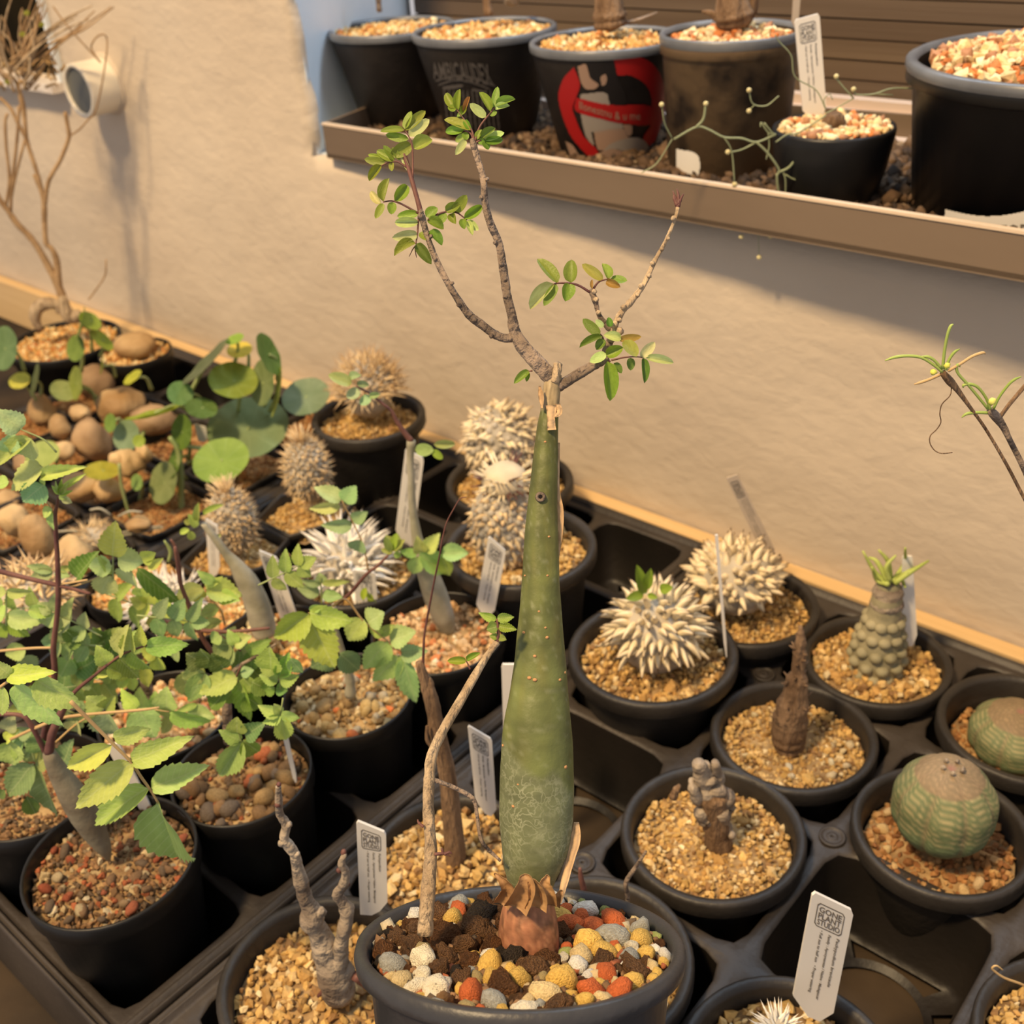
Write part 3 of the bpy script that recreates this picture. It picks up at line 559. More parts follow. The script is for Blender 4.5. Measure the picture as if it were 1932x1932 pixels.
for q_, (x, y, r_) in enumerate(((955, 528, 5), (944, 500, 5), (957, 560, 5), (966, 598, 6), (938, 458, 5), (922, 421, 4), (911, 372, 4), (916, 338, 4), (869, 575, 5), (892, 604, 6), (930, 634, 5), (850, 534, 4), (824, 488, 4), (810, 446, 4), (797, 408, 7), (792, 400, 5), (975, 618, 8), (988, 650, 7), (1020, 690, 8), (1200, 556, 5), (1212, 540, 5), (1222, 520, 5), (1234, 497, 5), (1246, 470, 4), (1273, 412, 5), (1258, 450, 3.5), (1180, 580, 6), (1122, 565, 5), (1132, 590, 5), (1118, 550, 5), (1096, 700, 5), (1150, 640, 8), (1162, 612, 8), (1166, 625, 8), (1172, 604, 5))):
    A = Q(x+(3 if q_ % 2 else -3), y, -.012); T.part('bark_node', lumpy(IC2[0], .35, 1.7, x)*(r_*K0)+A, IC2[1], M_bark if x < 1100 else M_pale, parent=bl)
for pts in (([(1279, 392), (1276, 378), (1269, 360)]), ([(1279, 390), (1284, 376), (1290, 366)]), ([(1278, 388), (1272, 374), (1272, 366)]), ([(1280, 386), (1280, 370), (1277, 356)])): branch('bud_scale', pts, [4, 3, .8], M_purple, parent=b4, knob=.1)
z6 = zm(660, 140, 3.019)
def petiole(pts, par, r=2.2, zf=z6, m=M_purple, off=0, nm='leaf_stalk', fn=None, obj=None): return branch(nm, [zf(*p) for p in pts], [r*(1-.45*i/(len(pts)-1)) for i in range(len(pts))], m, parent=par, knob=0, off=off, sides=6, n=4, fn=fn, obj=obj)
LB = np.array((1.30, 1.28, 1.20))
def leaves(TT, rows, par, zf, fn, s, kind='oval', col=G1, var=.15, lift=.0, face=None):
    for q in rows:
        (bx, by), (ex, ey), w_ = zf(q[0], q[1]), zf(q[2], q[3]), q[4]/s
        c = q[5] if len(q) > 5 else col; tl = RNG.uniform(-1, 1)*.25; A = fn(bx, by, -lift); L_ = math.hypot(ex-bx, ey-by)/pxs(A)
        B = fn(ex, ey, -lift+tl*L_); roll = RNG.uniform(-.45, .45); cc = np.array(c)*RNG.uniform(1-var, 1+var, 3)*(1 if TT is T else LB)
        place(TT, 'leaflet', LV[kind][int(RNG.integers(len(LV[kind])))], A, B, w_/pxs(A)*(1.02 if kind == 'oval' else 1.28)/max(.8, math.cos(roll)), par, cc, roll, face)
p1 = petiole([(712, 385), (690, 310), (640, 245), (605, 195)], bl); leaves(T, [(600, 195, 540, 103, 48), (618, 205, 624, 82, 44), (605, 198, 557, 192, 44), (650, 222, 682, 122, 28, GR), (640, 240, 608, 238, 36), (640, 232, 655, 175, 40)], p1, z6, Q, 3.019)
p2 = petiole([(712, 385), (740, 300), (800, 222), (835, 180)], bl); leaves(T, [(775, 245, 683, 168, 52, GP), (800, 212, 740, 98, 50), (822, 190, 843, 72, 44), (830, 180, 942, 136, 48, G2), (828, 200, 908, 172, 44, GP), (795, 232, 838, 216, 36)], p2, z6, Q, 3.019)
p3 = petiole([(706, 392), (690, 340), (650, 320)], bl); leaves(T, [(690, 318, 538, 252, 60, G2), (650, 318, 540, 325, 52), (665, 350, 600, 382, 44, G2), (660, 372, 600, 460, 42, GP), (655, 262, 690, 320, 34), (650, 330, 668, 375, 40)], p3, z6, Q, 3.019)
p4 = petiole([(712, 395), (740, 378), (770, 372)], bl); leaves(T, [(728, 372, 745, 312, 36), (745, 368, 828, 302, 46, G3), (762, 372, 880, 336, 58, GP), (768, 380, 875, 372, 46, G3), (762, 382, 792, 428, 44, G3), (735, 372, 768, 395, 36)], p4, z6, Q, 3.019)
p5 = petiole([(358, 600), (358, 450), (345, 375), (318, 325)], b2r); leaves(T, [(310, 318, 172, 322, 42), (312, 312, 352, 212, 46), (318, 320, 432, 204, 56), (335, 352, 452, 258, 62, GP), (335, 368, 202, 345, 46), (350, 400, 232, 466, 72), (366, 425, 468, 366, 84, G2)], p5, z6, Q, 3.019)
p6 = petiole([(325, 530), (270, 498), (215, 505), (180, 522)], b2r); leaves(T, [(255, 495, 148, 430, 50, G2), (200, 505, 84, 484, 46), (180, 518, 106, 606, 52), (250, 490, 192, 404, 40), (240, 500, 238, 552, 32, G2), (225, 495, 100, 456, 32, G2), (300, 460, 346, 565, 30, GP), (285, 488, 240, 415, 34)], p6, z6, Q, 3.019)
p7 = petiole([(395, 795), (300, 742), (240, 722), (190, 728)], b2); leaves(T, [(192, 725, 218, 588, 58), (255, 725, 332, 628, 66), (243, 728, 236, 798, 52), (178, 738, 112, 664, 44, GP), (190, 736, 146, 824, 44)], p7, z6, Q, 3.019)
p8 = petiole([(445, 830), (520, 790), (600, 785), (668, 830)], b2); leaves(T, [(435, 812, 498, 758, 62), (540, 785, 512, 852, 56), (545, 780, 628, 738, 56), (592, 790, 665, 688, 60), (582, 792, 600, 850, 46), (650, 820, 757, 748, 56), (655, 822, 650, 882, 44), (672, 835, 735, 888, 42, GP), (668, 835, 700, 914, 38, GP)], p8, z6, Q, 3.019)
p9 = petiole([(393, 800), (386, 900), (376, 968)], b2); leaves(T, [(392, 795, 268, 808, 50), (395, 842, 252, 846, 56, GP), (440, 832, 537, 878, 62), (388, 912, 242, 932, 60, GP), (395, 905, 455, 945, 46), (450, 895, 532, 966, 58), (376, 965, 250, 1025, 66), (380, 965, 464, 1080, 62, G3)], p9, z6, Q, 3.019)
branch('tendril', [(785, 463), (779, 470), (772, 484)], [1.2, 1, .6], M_purple, parent=b2, knob=0); branch('tendril', [(783, 464), (784, 476), (786, 486)], [1.2, 1, .6], M_purple, parent=b2, knob=0)
p10 = petiole([(1372, 1245), (1290, 1198), (1190, 1190), (1150, 1202)], b5, 2.6); leaves(T, [(1185, 1190, 1070, 1045, 74), (1260, 1188, 1260, 1053, 78), (1165, 1195, 1020, 1335, 78, GP), (1178, 1198, 1104, 1322, 56), (1250, 1192, 1232, 1288, 76)], p10, z6, Q, 3.019)
p11 = petiole([(1378, 1240), (1415, 1185), (1475, 1165)], b5, 2.6); leaves(T, [(1442, 1172, 1322, 1080, 56, (.42, .42, .08)), (1472, 1168, 1442, 1076, 54, (.40, .42, .07)), (1485, 1168, 1580, 1178, 52), (1460, 1180, 1540, 1212, 46, (.42, .30, .07)), (1382, 1222, 1380, 1168, 18, GR)], p11, z6, Q, 3.019)
p12 = petiole([(1445, 1530), (1440, 1500), (1425, 1480)], b3, 2.6); leaves(T, [(1425, 1488, 1328, 1394, 58, G3), (1440, 1496, 1305, 1552, 42, G3), (1482, 1440, 1474, 1384, 38, G3), (1455, 1515, 1402, 1568, 52, G3), (1545, 1512, 1448, 1482, 56, GP), (1530, 1510, 1660, 1494, 44, (.44, .28, .07)), (1565, 1515, 1632, 1612, 80, (.38, .42, .07)), (1445, 1440, 1400, 1400, 36, GP)], p12, z6, Q, 3.019, lift=.03)
p13 = petiole([(1480, 1640), (1465, 1615), (1455, 1600)], b3, 2.6); leaves(T, [(1460, 1600, 1556, 1556, 68), (1460, 1592, 1368, 1642, 58, GP), (1466, 1636, 1492, 1862, 86), (1505, 1645, 1550, 1702, 42, G3)], p13, z6, Q, 3.019, lift=.04)
p14 = petiole([(1490, 1630), (1570, 1612), (1640, 1610), (1680, 1616)], b3, 1.8); leaves(T, [(1600, 1615, 1598, 1688, 48, G3), (1655, 1612, 1740, 1526, 58, GP), (1668, 1618, 1682, 1758, 46, G3), (1685, 1614, 1850, 1640, 50, GP)], p14, z6, Q, 3.019)
p15 = petiole([(1040, 1690), (1015, 1692)], bl, 1.6); leaves(T, [(1022, 1690, 935, 1757, 44), (1018, 1700, 1006, 1750, 26)], p15, z6, Q, 3.019)
# second, woody stem of the same pot
s2 = branch('woody_stem', [(802, 1762, -.12), (805, 1715, -.12), (808, 1675, -.12), (813, 1604, -.12), (810, 1560, -.12), (808, 1513, -.12), (810, 1470, -.12), (815, 1425, -.12), (836, 1378, -.12), (863, 1332, -.12), (900, 1268, -.12), (924, 1230, -.12), (938, 1212, -.12)], [15, 14, 14, 12, 11, 11, 10.5, 10, 9.5, 9, 7.5, 6, 6.5], M_pale, knob=.05, sides=14)
s2t = branch('shoot', [(936, 1214, -.12), (940, 1196, -.12), (938, 1168, -.12)], [4, 3, 2], M_purple, parent=s2)
branch('side_twig', [(818, 1471, -.12), (857, 1486, -.12), (892, 1507, -.12), (900, 1537, -.12), (909, 1587, -.12), (944, 1624, -.1)], [4.5, 4, 4.5, 3.5, 3.5, 3], M_bark, parent=s2, knob=.06)
for pts in ([(820, 1612), (838, 1610), (850, 1616)], [(836, 1612), (834, 1603), (832, 1600)], [(838, 1612), (848, 1608), (853, 1612)], [(799, 1560), (790, 1552), (788, 1546)]): branch('dry_bud', [(a, b, -.14) for a, b in pts], [3, 2.4, .8], M_purple, parent=s2, knob=.1)
z2 = zm(500, 1150, 2.972); Q2 = lambda x, y, o=0: Q(x, y, o-.12)
p16 = petiole([(1150, 335), (1135, 300), (1125, 285)], s2, 2, z2, off=-.12); leaves(T, [(1130, 288, 1022, 288, 44, (.30, .42, .05)), (1130, 285, 1205, 242, 34, G1)], p16, z2, Q2, 2.972)
leaves(T, [(1300, 52, 1192, 22, 44, G2), (1302, 50, 1398, 42, 50, G2), (1310, 95, 1412, 112, 50, G1), (1305, 95, 1240, 112, 60, G3), (1308, 150, 1355, 172, 34, G2), (1305, 155, 1258, 148, 34, G1)], s2t, z2, Q2, 2.972, kind='serr')
# stones in the pot: each one a piece of its own
rng = np.random.default_rng(21); pts = []
types = dict(br=((.27, .13, .06), LMP), br2=((.34, .19, .10), LMP), ye=((.80, .52, .13), PEB), yl=((.80, .62, .32), PEB), rd=((.62, .15, .045), PEB), wh=((.84, .76, .58), PUM), wt=((.88, .84, .74), PEB), gn=((.36, .40, .13), PEB), gr=((.40, .40, .36), PEB), ol=((.38, .30, .14), PEB), bk=((.10, .08, .065), LMP))
tries = 0
while len(pts) < 235 and tries < 60000:
    tries += 1; a = rng.uniform(0, 2*np.pi); r = .495*math.sqrt(rng.uniform()); x, y = r*math.cos(a), r*math.sin(a); s = rng.choice([.024, .032, .042, .052], p=[.38, .32, .2, .10]) if len(pts) > 70 else rng.uniform(.036, .056)
    if r+s > .505 or math.hypot(x-.03, y) < .10+s*.9: continue
    if all(math.hypot(x-q[0], y-q[1]) > .80*(s+q[2]) for q in pts): pts.append((x, y, s))
for (x, y, s) in pts:
    if x < .02 and y > -.22: k = rng.choice(['br', 'br2', 'wh', 'gr', 'ye', 'rd', 'bk', 'wt', 'ol'], p=[.36, .24, .05, .07, .06, .04, .06, .07, .05])
    elif x > .1 and y > .0: k = rng.choice(['br', 'rd', 'ye', 'wt', 'gn', 'gr', 'bk', 'yl'], p=[.2, .22, .18, .1, .06, .08, .06, .1])
    else: k = rng.choice(['br2', 'rd', 'ye', 'yl', 'wh', 'wt', 'gn', 'ol', 'gr', 'br'], p=[.16, .10, .20, .17, .13, .05, .05, .06, .03, .05])
    c, ml = types[k]; M = np.eye(4); R = rots(1, rng)[0]; s2_ = s*rng.uniform([.95, .75, .7], [1.3, 1.0, .9]); M[:3, :3] = R @ np.diag(s2_)
    z = -.045+.02*(1-(math.hypot(x, y)/.5)**2)+s*.30; M[:3, 3] = c0+MM @ np.array([x, y, z]); T.inst('pebble', ml[int(rng.integers(len(ml)))], M, color=np.array(c)*rng.uniform(.85, 1.12))
P = disc_points(.49, .035, rng); P = np.column_stack([P, -.045+.015*(1-(np.hypot(*P.T)/.5)**2)+rng.uniform(0, .012, len(P))]); V, Fs, C = grains(P @ MM.T+c0, .018, pick('brownred', len(P), rng), rng); T.part('fine_gravel', V, Fs, M_grit, col=C, kind='stuff')

# ------------------------------------------------------------------ right-hand tray
def plant(name, label, x, y, z, grp=GRP, cat='potted plant'): return Thing(name, label, cat, (x, y, z), grp)
def stem(T_, base, pts, rad, m, name='stem', parent=None, knob=.05, sides=10, off=0, seed=1, n=4, pre=()):
    P = list(pre)+[av(p[0], p[1], base, (p[2] if len(p) > 2 else 0)+off) for p in pts]; rad = list(rad) if np.ndim(rad) else [rad]*len(P); rad = [rad[0]]*len(pre)+rad; R = [r/pxs(q) for r, q in zip(rad, P)]
    return T_.part(name, *tube(P, R, sides, n, knob, seed), m, parent)
# spiny white ball with green leaves
b = (-.51, 1.43); t = plant('potted_cactus', 'white-spined ball with small green crown leaves, in the pot just right of the green trunk', *b, -.55)
pot(t, *b, .35, .55, soil=-.12, grain=.021, mound=.03)
c = av(1238, 1196, b); bd = spiny(t, c, .245, .27, 125, .17, .025, M_greybody, M_cream, droop=.25, lo=-.12, single=True, up=.25, jit=.25, curve=.42)
for (x0_, y0_, x1_, y1_, w_) in ((1212, 1118, 1203, 1068, 26), (1214, 1120, 1182, 1130, 22), (1216, 1112, 1228, 1075, 24), (1245, 1112, 1268, 1108, 24), (1216, 1120, 1208, 1095, 18), (1222, 1122, 1240, 1128, 14)):
    A = av(x0_, y0_, b, -.05); B = av(x1_, y1_, b, -.1); place(t, 'leaf', LV['spear'][0], A, B, w_/pxs(A), bd, np.array(G1)*RNG.uniform(.9, 1.2), RNG.uniform(-.3, .3))
b = (-.36, 2.36); t = plant('potted_cactus', 'cream star-spined ball in the black pot against the batten, with a clear tag behind it', *b, -.55)
pot(t, *b, .24, .5, soil=-.10, mound=.05)
spiny(t, av(1385, 1095, b), .27, .23, 130, .14, .027, M_greybody, M_cream, droop=.1, lo=-.1, single=True, up=.3, jit=.35, seed=5, curve=.22)
# cone-shaped stem with curly green leaves
b = (.59, 2.40); t = plant('potted_succulent', 'knobbly cone-shaped stem topped with curly green leaves, in a black pot by the batten', *b, -.55)
pot(t, *b, .17, .475, soil=-.09, mound=.03, grain=.022)
body = stem(t, b, [(1652, 1262), (1655, 1235), (1660, 1200), (1668, 1160), (1675, 1120), (1676, 1100)], [42, 46, 40, 32, 27, 20], M_olive, 'cone_stem', knob=.02, sides=20)
Vs = []; k = 0
cx_ = [(1258, 1652, 41), (1238, 1655, 45), (1216, 1658, 42), (1192, 1662, 36), (1168, 1667, 30)]
for i, (py, pxx, rr_) in enumerate(cx_):
    n_ = 10; cc = av(pxx, py, b); R_ = rr_/pxs(cc)
    for q in range(n_): a = 2*np.pi*(q+.5*(i % 2))/n_; Vs.append((IC2[0]*np.array([.044, .044, .038]))+cc+np.array([math.cos(a)*R_, math.sin(a)*R_, 0]))
Vs = np.vstack(Vs); t.part('tubercles', Vs, (IC2[1][None]+np.arange(len(Vs)//len(IC2[0]))[:, None, None]*len(IC2[0])).reshape(-1, 3), M_olive, parent=body, kind='stuff')
for pts in ([(1672, 1100), (1650, 1078), (1628, 1040)], [(1675, 1098), (1655, 1060), (1640, 1052)], [(1678, 1096), (1672, 1070), (1690, 1048)], [(1684, 1098), (1706, 1065), (1708, 1034)], [(1688, 1100), (1720, 1078), (1752, 1058)], [(1676, 1102), (1655, 1095), (1645, 1070)], [(1690, 1100), (1700, 1092), (1708, 1108)], [(1680, 1095), (1676, 1060), (1658, 1038)], [(1684, 1100), (1712, 1080), (1738, 1066)]):
    stem(t, b, [(x, y, RNG.uniform(-.08, .08)) for x, y in pts], [5.5, 4.5, 2.2], mat('fleshy_leaf', (.34, .42, .08), (.50, .56, .16), .5, 3) if 'fleshy_leaf' not in MATS else MATS['fleshy_leaf'], 'curly_leaf', parent=body, knob=0, sides=8)
stem(t, b, [(1670, 1165), (1673, 1140), (1676, 1112), (1679, 1096)], [27, 28, 26, 14], M_gnarl, 'crown', parent=body, knob=.15, sides=14)
# spiky brown stem
b = (.49, 1.48); t = plant('potted_succulent', 'slender spiky brown stem rising to a point, between the cone stem and the stubby stump', *b, -.55)
pot(t, *b, .15, .5, soil=-.13, mound=.0)
body = stem(t, b, [(1490, 1412), (1488, 1385), (1492, 1350), (1500, 1310), (1505, 1270), (1509, 1230), (1511, 1200), (1510, 1182)], [25, 31, 32, 25, 15, 11, 8, 4], M_brown, 'spiky_stem', knob=.12, sides=16, n=6)
rngs = np.random.default_rng(4)
for k in range(34):
    py = rngs.uniform(1190, 1390); pxx = np.interp(py, [1182, 1270, 1310, 1385], [1510, 1505, 1500, 1488]); rr_ = np.interp(py, [1182, 1230, 1270, 1310, 1350, 1390], [4, 10, 14, 24, 30, 30]); cc = av(pxx, py, b); a = rngs.uniform(0, 2*np.pi); d = np.array([math.cos(a), math.sin(a), .35]); R_ = rr_/pxs(cc)
    t.part('thorn', *tube([cc+d*R_*.8, cc+d*(R_+.03)+np.array([0, 0, .012])], [.014, .003], 5, 2), M_brown, parent=body)
stones(t, *b, .02, [(.27, .22, .035, (.85, .70, .45)), (.33, .05, .03, (.9, .75, .5)), (.30, -.08, .04, (.85, .68, .42)), (.36, -.16, .032, (.9, .78, .55)), (.18, .15, .03, (.8, .65, .4)), (.06, -.16, .03, (.9, .85, .7)), (.11, -.22, .026, (.9, .8, .6)), (.25, .02, .03, (.9, .8, .55)), (-.33, .12, .026, (.9, .75, .45)), (.3, -.3, .03, (.85, .7, .4))])
# stub plant
b = (.51, .53); t = plant('potted_succulent', 'stubby dark brown branching stump in the nearest round pot left of the empty tray cell', *b, -.55)
pot(t, *b, .15, .51, soil=-.13, mound=.01)
body = stem(t, b, [(1357, 1600), (1352, 1560), (1348, 1520), (1345, 1495)], [26, 25, 26, 30], M_brown, 'stump', knob=.1, sides=14)
for pts, r in (([(1335, 1500), (1325, 1470), (1318, 1440)], [20, 16, 12]), ([(1352, 1500), (1355, 1470), (1349, 1438)], [18, 12, 7]), ([(1318, 1510), (1308, 1490), (1305, 1470)], [12, 10, 6]), ([(1360, 1530), (1372, 1560), (1383, 1580)], [14, 9, 7]), ([(1370, 1500), (1368, 1520), (1362, 1545)], [16, 18, 14]), ([(1342, 1480), (1336, 1460), (1330, 1442)], [14, 11, 9]), ([(1318, 1530), (1330, 1540), (1345, 1545)], [10, 18, 14])):
    stem(t, b, [(x, y, RNG.uniform(-.06, .02)) for x, y in pts], r, M_gnarl, 'stub_branch', parent=body, knob=.15, sides=10)
stem(t, b, [(1270, 1505), (1276, 1490), (1283, 1482)], [8, 7, 4], M_brown, 'dead_twig', knob=.1, off=-.1)
# banded balls
def ball(t, b, c, R, H, ribs, s):
    th = np.linspace(.12, np.pi*.93, 46); n_ = ribs*10; V = [c+np.array([0, 0, H*.93])]; C = [(.32, .15, .12)]
    for i, q in enumerate(th):
        for k in range(n_):
            a = 2*np.pi*k/n_; g = abs(math.sin(a*ribs/2)); f = 1-.085*(1-g)**2.2*math.sin(q)-.015*math.sin(q*9)
            V.append(c+np.array([R*math.sin(q)*math.cos(a)*f, R*math.sin(q)*math.sin(a)*f, H*math.cos(q)]))
            band = math.sin(q*46+3*g*2.2+1.2*mn.noise(Vector((math.cos(a)*2, math.sin(a)*2, q*2)))); u = q/np.pi
            base = np.array((.17, .20, .095))*(1-u)+np.array((.085, .13, .062))*u; st = np.array((.38, .33, .17)) if u < .55 else np.array((.22, .27, .14))
            col = base+(st-base)*max(0, band)*1.05*(.5+.5*mn.noise(Vector((a*3, q*6, s)))+.3)
            if u < .22: col = col*(.5)+np.array((.30, .15, .11))*.5
            if u > .74: col = np.array((.20, .085, .03))*(1-.4*(u-.74)*4)
            if g < .12 and u < .7: col = col*.6+np.array((.28, .19, .12))*.4
            C.append(np.clip(col, .01, 1))
    V.append(c-np.array([0, 0, H])); C.append((.1, .05, .03)); Fs = [[0, 1+k, 1+(k+1) % n_] for k in range(n_)]
    Fs += [[1+i*n_+k, 1+(i+1)*n_+k, 1+(i+1)*n_+(k+1) % n_, 1+i*n_+(k+1) % n_] for i in range(len(th)-1) for k in range(n_)]
    e = 1+(len(th)-1)*n_; Fs += [[len(V)-1, e+(k+1) % n_, e+k] for k in range(n_)]
    return t.part('body', np.array(V), Fs, M_ball, col=np.array(C))
b = (1.49, 1.29); t = plant('potted_succulent', 'large green banded ball with an orange foot in the pot behind the empty cell', *b, -.55)
pot(t, *b, .15, .48, soil=-.17, pal='rust', grain=.022, soilr=.40); stones(t, *b, -.02, [(-.3, -.05, .04, (.8, .55, .25)), (-.22, -.18, .035, (.8, .6, .3)), (-.14, -.26, .03, (.85, .6, .3)), (.1, -.3, .035, (.85, .65, .35)), (.22, -.2, .04, (.85, .6, .3)), (.26, -.1, .04, (.8, .6, .35)), (-.33, .08, .04, (.85, .6, .3)), (.3, .02, .03, (.8, .5, .2)), (.17, -.27, .035, (.8, .5, .2))])
bd = ball(t, b, av(1781, 1520, b), .272, .285, 8, 1)
for k in range(6):
    a = 1.2*k+.3; p_ = av(1781, 1520, b)+np.array([.05*math.cos(a), .05*math.sin(a), .275]); t.part('bud', *tube([p_, p_+np.array([.01, -.01, .03])], [.008, .011], 6, 2), M_gnarl, parent=bd)
b = (1.55, 2.33); t = plant('potted_succulent', 'flatter dull green ribbed ball sunk low in the pot ending the back row', *b, -.55)
pot(t, *b, .17, .49, soil=-.2, pal='rust', grain=.02, soilr=.40); ball(t, b, av(1915, 1388, b), .27, .20, 8, 2)
# pot behind the main one: bare twigs
b = (.49, -.55); t = plant('potted_succulent', 'two thin bare twigs in the round black pot hidden behind the coloured-pebble pot', *b, -.55)
pot(t, *b, .2, .5, soil=-.14); stem(t, b, [(1185, 1740, -.1), (1184, 1690, -.1), (1181, 1665, -.1), (1200, 1635, -.1), (1219, 1606, -.1)], [5, 4.5, 4.5, 4, 2.5], M_bark, 'twig'); stem(t, b, [(1102, 1680), (1096, 1655), (1094, 1638)], [6, 5, 3], M_purple, 'twig')
# pot with the tall brown stem
b = (-.5, -.5); t = plant('potted_tree', 'straight cut-off dark brown stem with a hair-thin shoot, left of the green trunk', *b, -.55)
pot(t, *b, .15, .49, soil=-.08, mound=.07, grain=.023)
bs = stem(t, b, [(868, 1682), (862, 1640), (857, 1587), (847, 1486), (840, 1440), (830, 1402), (821, 1355), (813, 1318), (800, 1280), (791, 1250)], [22, 21, 19, 17, 16, 16, 15, 14, 10, 8], M_brown, 'woody_stem', knob=.06, sides=14)
stem(t, b, [(812, 1312), (812, 1290), (808, 1278)], [8, 7, 4], M_brown, 'stub', parent=bs); stem(t, b, [(806, 1370), (806, 1395), (815, 1410)], [3, 4, 4], M_brown, 'stub', parent=bs, off=-.05)
stem(t, b, [(798, 1262), (799, 1230), (801, 1195), (811, 1140), (820, 1093), (828, 1055), (835, 1015), (843, 985), (855, 962), (868, 941), (880, 938)], [3, 2.6, 2.4, 2.2, 2, 1.8, 1.6, 1.4, 1.3, 1.1, .8], M_purple, 'thin_shoot', parent=bs, knob=0, sides=6)
# gnarled plant, lower left
b = (-.52, -1.46); t = plant('potted_tree', 'two knobbly pale grey stems rising from one swollen root, beside the tray gap', *b, -.55)
pot(t, *b, .17, .5, soil=-.14, mound=.04, grain=.022, pal='ochre')
st = [stem(t, b, [(640, 1875, -.1), (634, 1845, -.1), (625, 1815, -.1), (612, 1785, -.1), (600, 1755, -.1), (588, 1738, -.1), (590, 1722, -.1), (578, 1700, -.1), (570, 1672, -.1), (562, 1640, -.1), (556, 1612, -.1), (545, 1596, -.1), (536, 1580, -.1), (540, 1556, -.1), (528, 1536, -.1), (526, 1510, -.1), (525, 1484, -.1)], [30, 34, 30, 26, 19, 23, 20, 14, 14, 12, 10, 11, 8.5, 9, 7.5, 7.5, 5.5], M_gnarl, 'knobbly_stem', knob=.06, sides=14)]
st.append(stem(t, b, [(632, 1850, -.12), (640, 1800, -.12), (648, 1760, -.12), (655, 1722, -.12), (645, 1700, -.12), (636, 1688, -.12), (648, 1670, -.12), (652, 1645, -.12), (644, 1630, -.12), (650, 1612, -.12)], [22, 17, 13, 14, 11, 10, 9.5, 8, 7.5, 5], M_gnarl, 'knobbly_stem', knob=.07, sides=14, seed=5))
for (x, y, r, q) in ((531, 1591, 7, 0), (545, 1556, 7, 0), (560, 1612, 7, 0), (526, 1480, 5, 0), (524, 1518, 6, 0), (604, 1722, 12, 0), (577, 1740, 10, 0), (634, 1689, 8, 1), (648, 1608, 6, 1), (640, 1642, 6, 1), (660, 1712, 9, 1), (655, 1668, 6, 1), (618, 1790, 22, 0), (650, 1832, 20, 1)):
    A = av(x, y, b, -.11); V = lumpy(IC2[0], .3, 1.5, x)*(r/pxs(A))+A; t.part('knob', V, IC2[1], M_purple if r < 6.5 else M_gnarl, parent=st[q])
for pts in ([(655, 1850), (645, 1880), (640, 1900)], [(625, 1850), (612, 1868), (600, 1880)], [(670, 1840), (690, 1860), (700, 1870)]): stem(t, b, [(x, y, -.13) for x, y in pts], [10, 6, 3], M_purple, 'root', parent=st[0])
# tiny star-spined plant in the near pot, and the next pot at the corner
b = (1.52, -.46); t = plant('potted_cactus', 'tiny plant with a tuft of short white spines under the clean white tag', *b, -.55)
pot(t, *b, .15, .5, soil=-.12, mound=.03, grain=.021); A = av(1468, 1945, b); spiny(t, A, .06, .06, 60, .08, .006, M_greybody, M_white, lo=-.1, jit=.3, up=.3, single=False)
stones(t, *b, .02, [(-.05, .30, .035, (.8, .6, .3)), (.0, .34, .03, (.8, .55, .25)), (-.18, .26, .03, (.75, .55, .3)), (-.1, .22, .028, (.7, .5, .25))])
b = (2.5, .46); t = plant('potted_succulent', 'corner pot of ochre grit with a wiry stem looping over its rim', *b, -.55)
pot(t, *b, .15, .49, soil=-.12, mound=.05); stem(t, (2.08, .32), [(1945, 1870), (1930, 1858), (1895, 1845), (1876, 1832), (1872, 1826), (1880, 1822), (1892, 1830)], [2.5, 2.5, 2.4, 2.2, 2, 1.8, 1.2], M_rachis, 'wiry_stem', knob=0, off=-.02)
# slender plant entering from the side
b = (2.55, 1.0); t = plant('potted_shrub', 'slender wiry grey stems tipped with narrow curved green leaves, entering beside the blank wall', *b, -.55)
pot(t, 2.5, 1.6, .15, .48, soil=-.12)
sb = (2.2, 1.0)
sA = stem(t, sb, [(2010, 1120), (1975, 1015), (1935, 945), (1900, 878), (1860, 810), (1830, 768), (1806, 735), (1792, 719), (1778, 703)], [4.5, 3.8, 3.4, 3.2, 3, 3.5, 5.5, 8, 6], M_brown, knob=.0, pre=[np.array([2.52, 1.56, -.02]), np.array([2.54, 1.40, .5])])
sB = stem(t, sb, [(2010, 1080), (1960, 950), (1935, 890), (1905, 830), (1893, 805), (1879, 786), (1867, 774)], [8, 7, 6, 5.5, 7, 9, 7], M_bark, knob=.02, pre=[np.array([2.5, 1.62, -.02]), np.array([2.56, 1.40, .7])])
stem(t, sb, [(1888, 785), (1905, 762), (1932, 730), (1965, 690)], [4, 4, 4, 4], M_brown, parent=sB, knob=0)
z9 = zm(1600, 580, 5.084)
mg = mat('narrow_leaf', (.26, .36, .07), (.42, .52, .14), .5, 3)
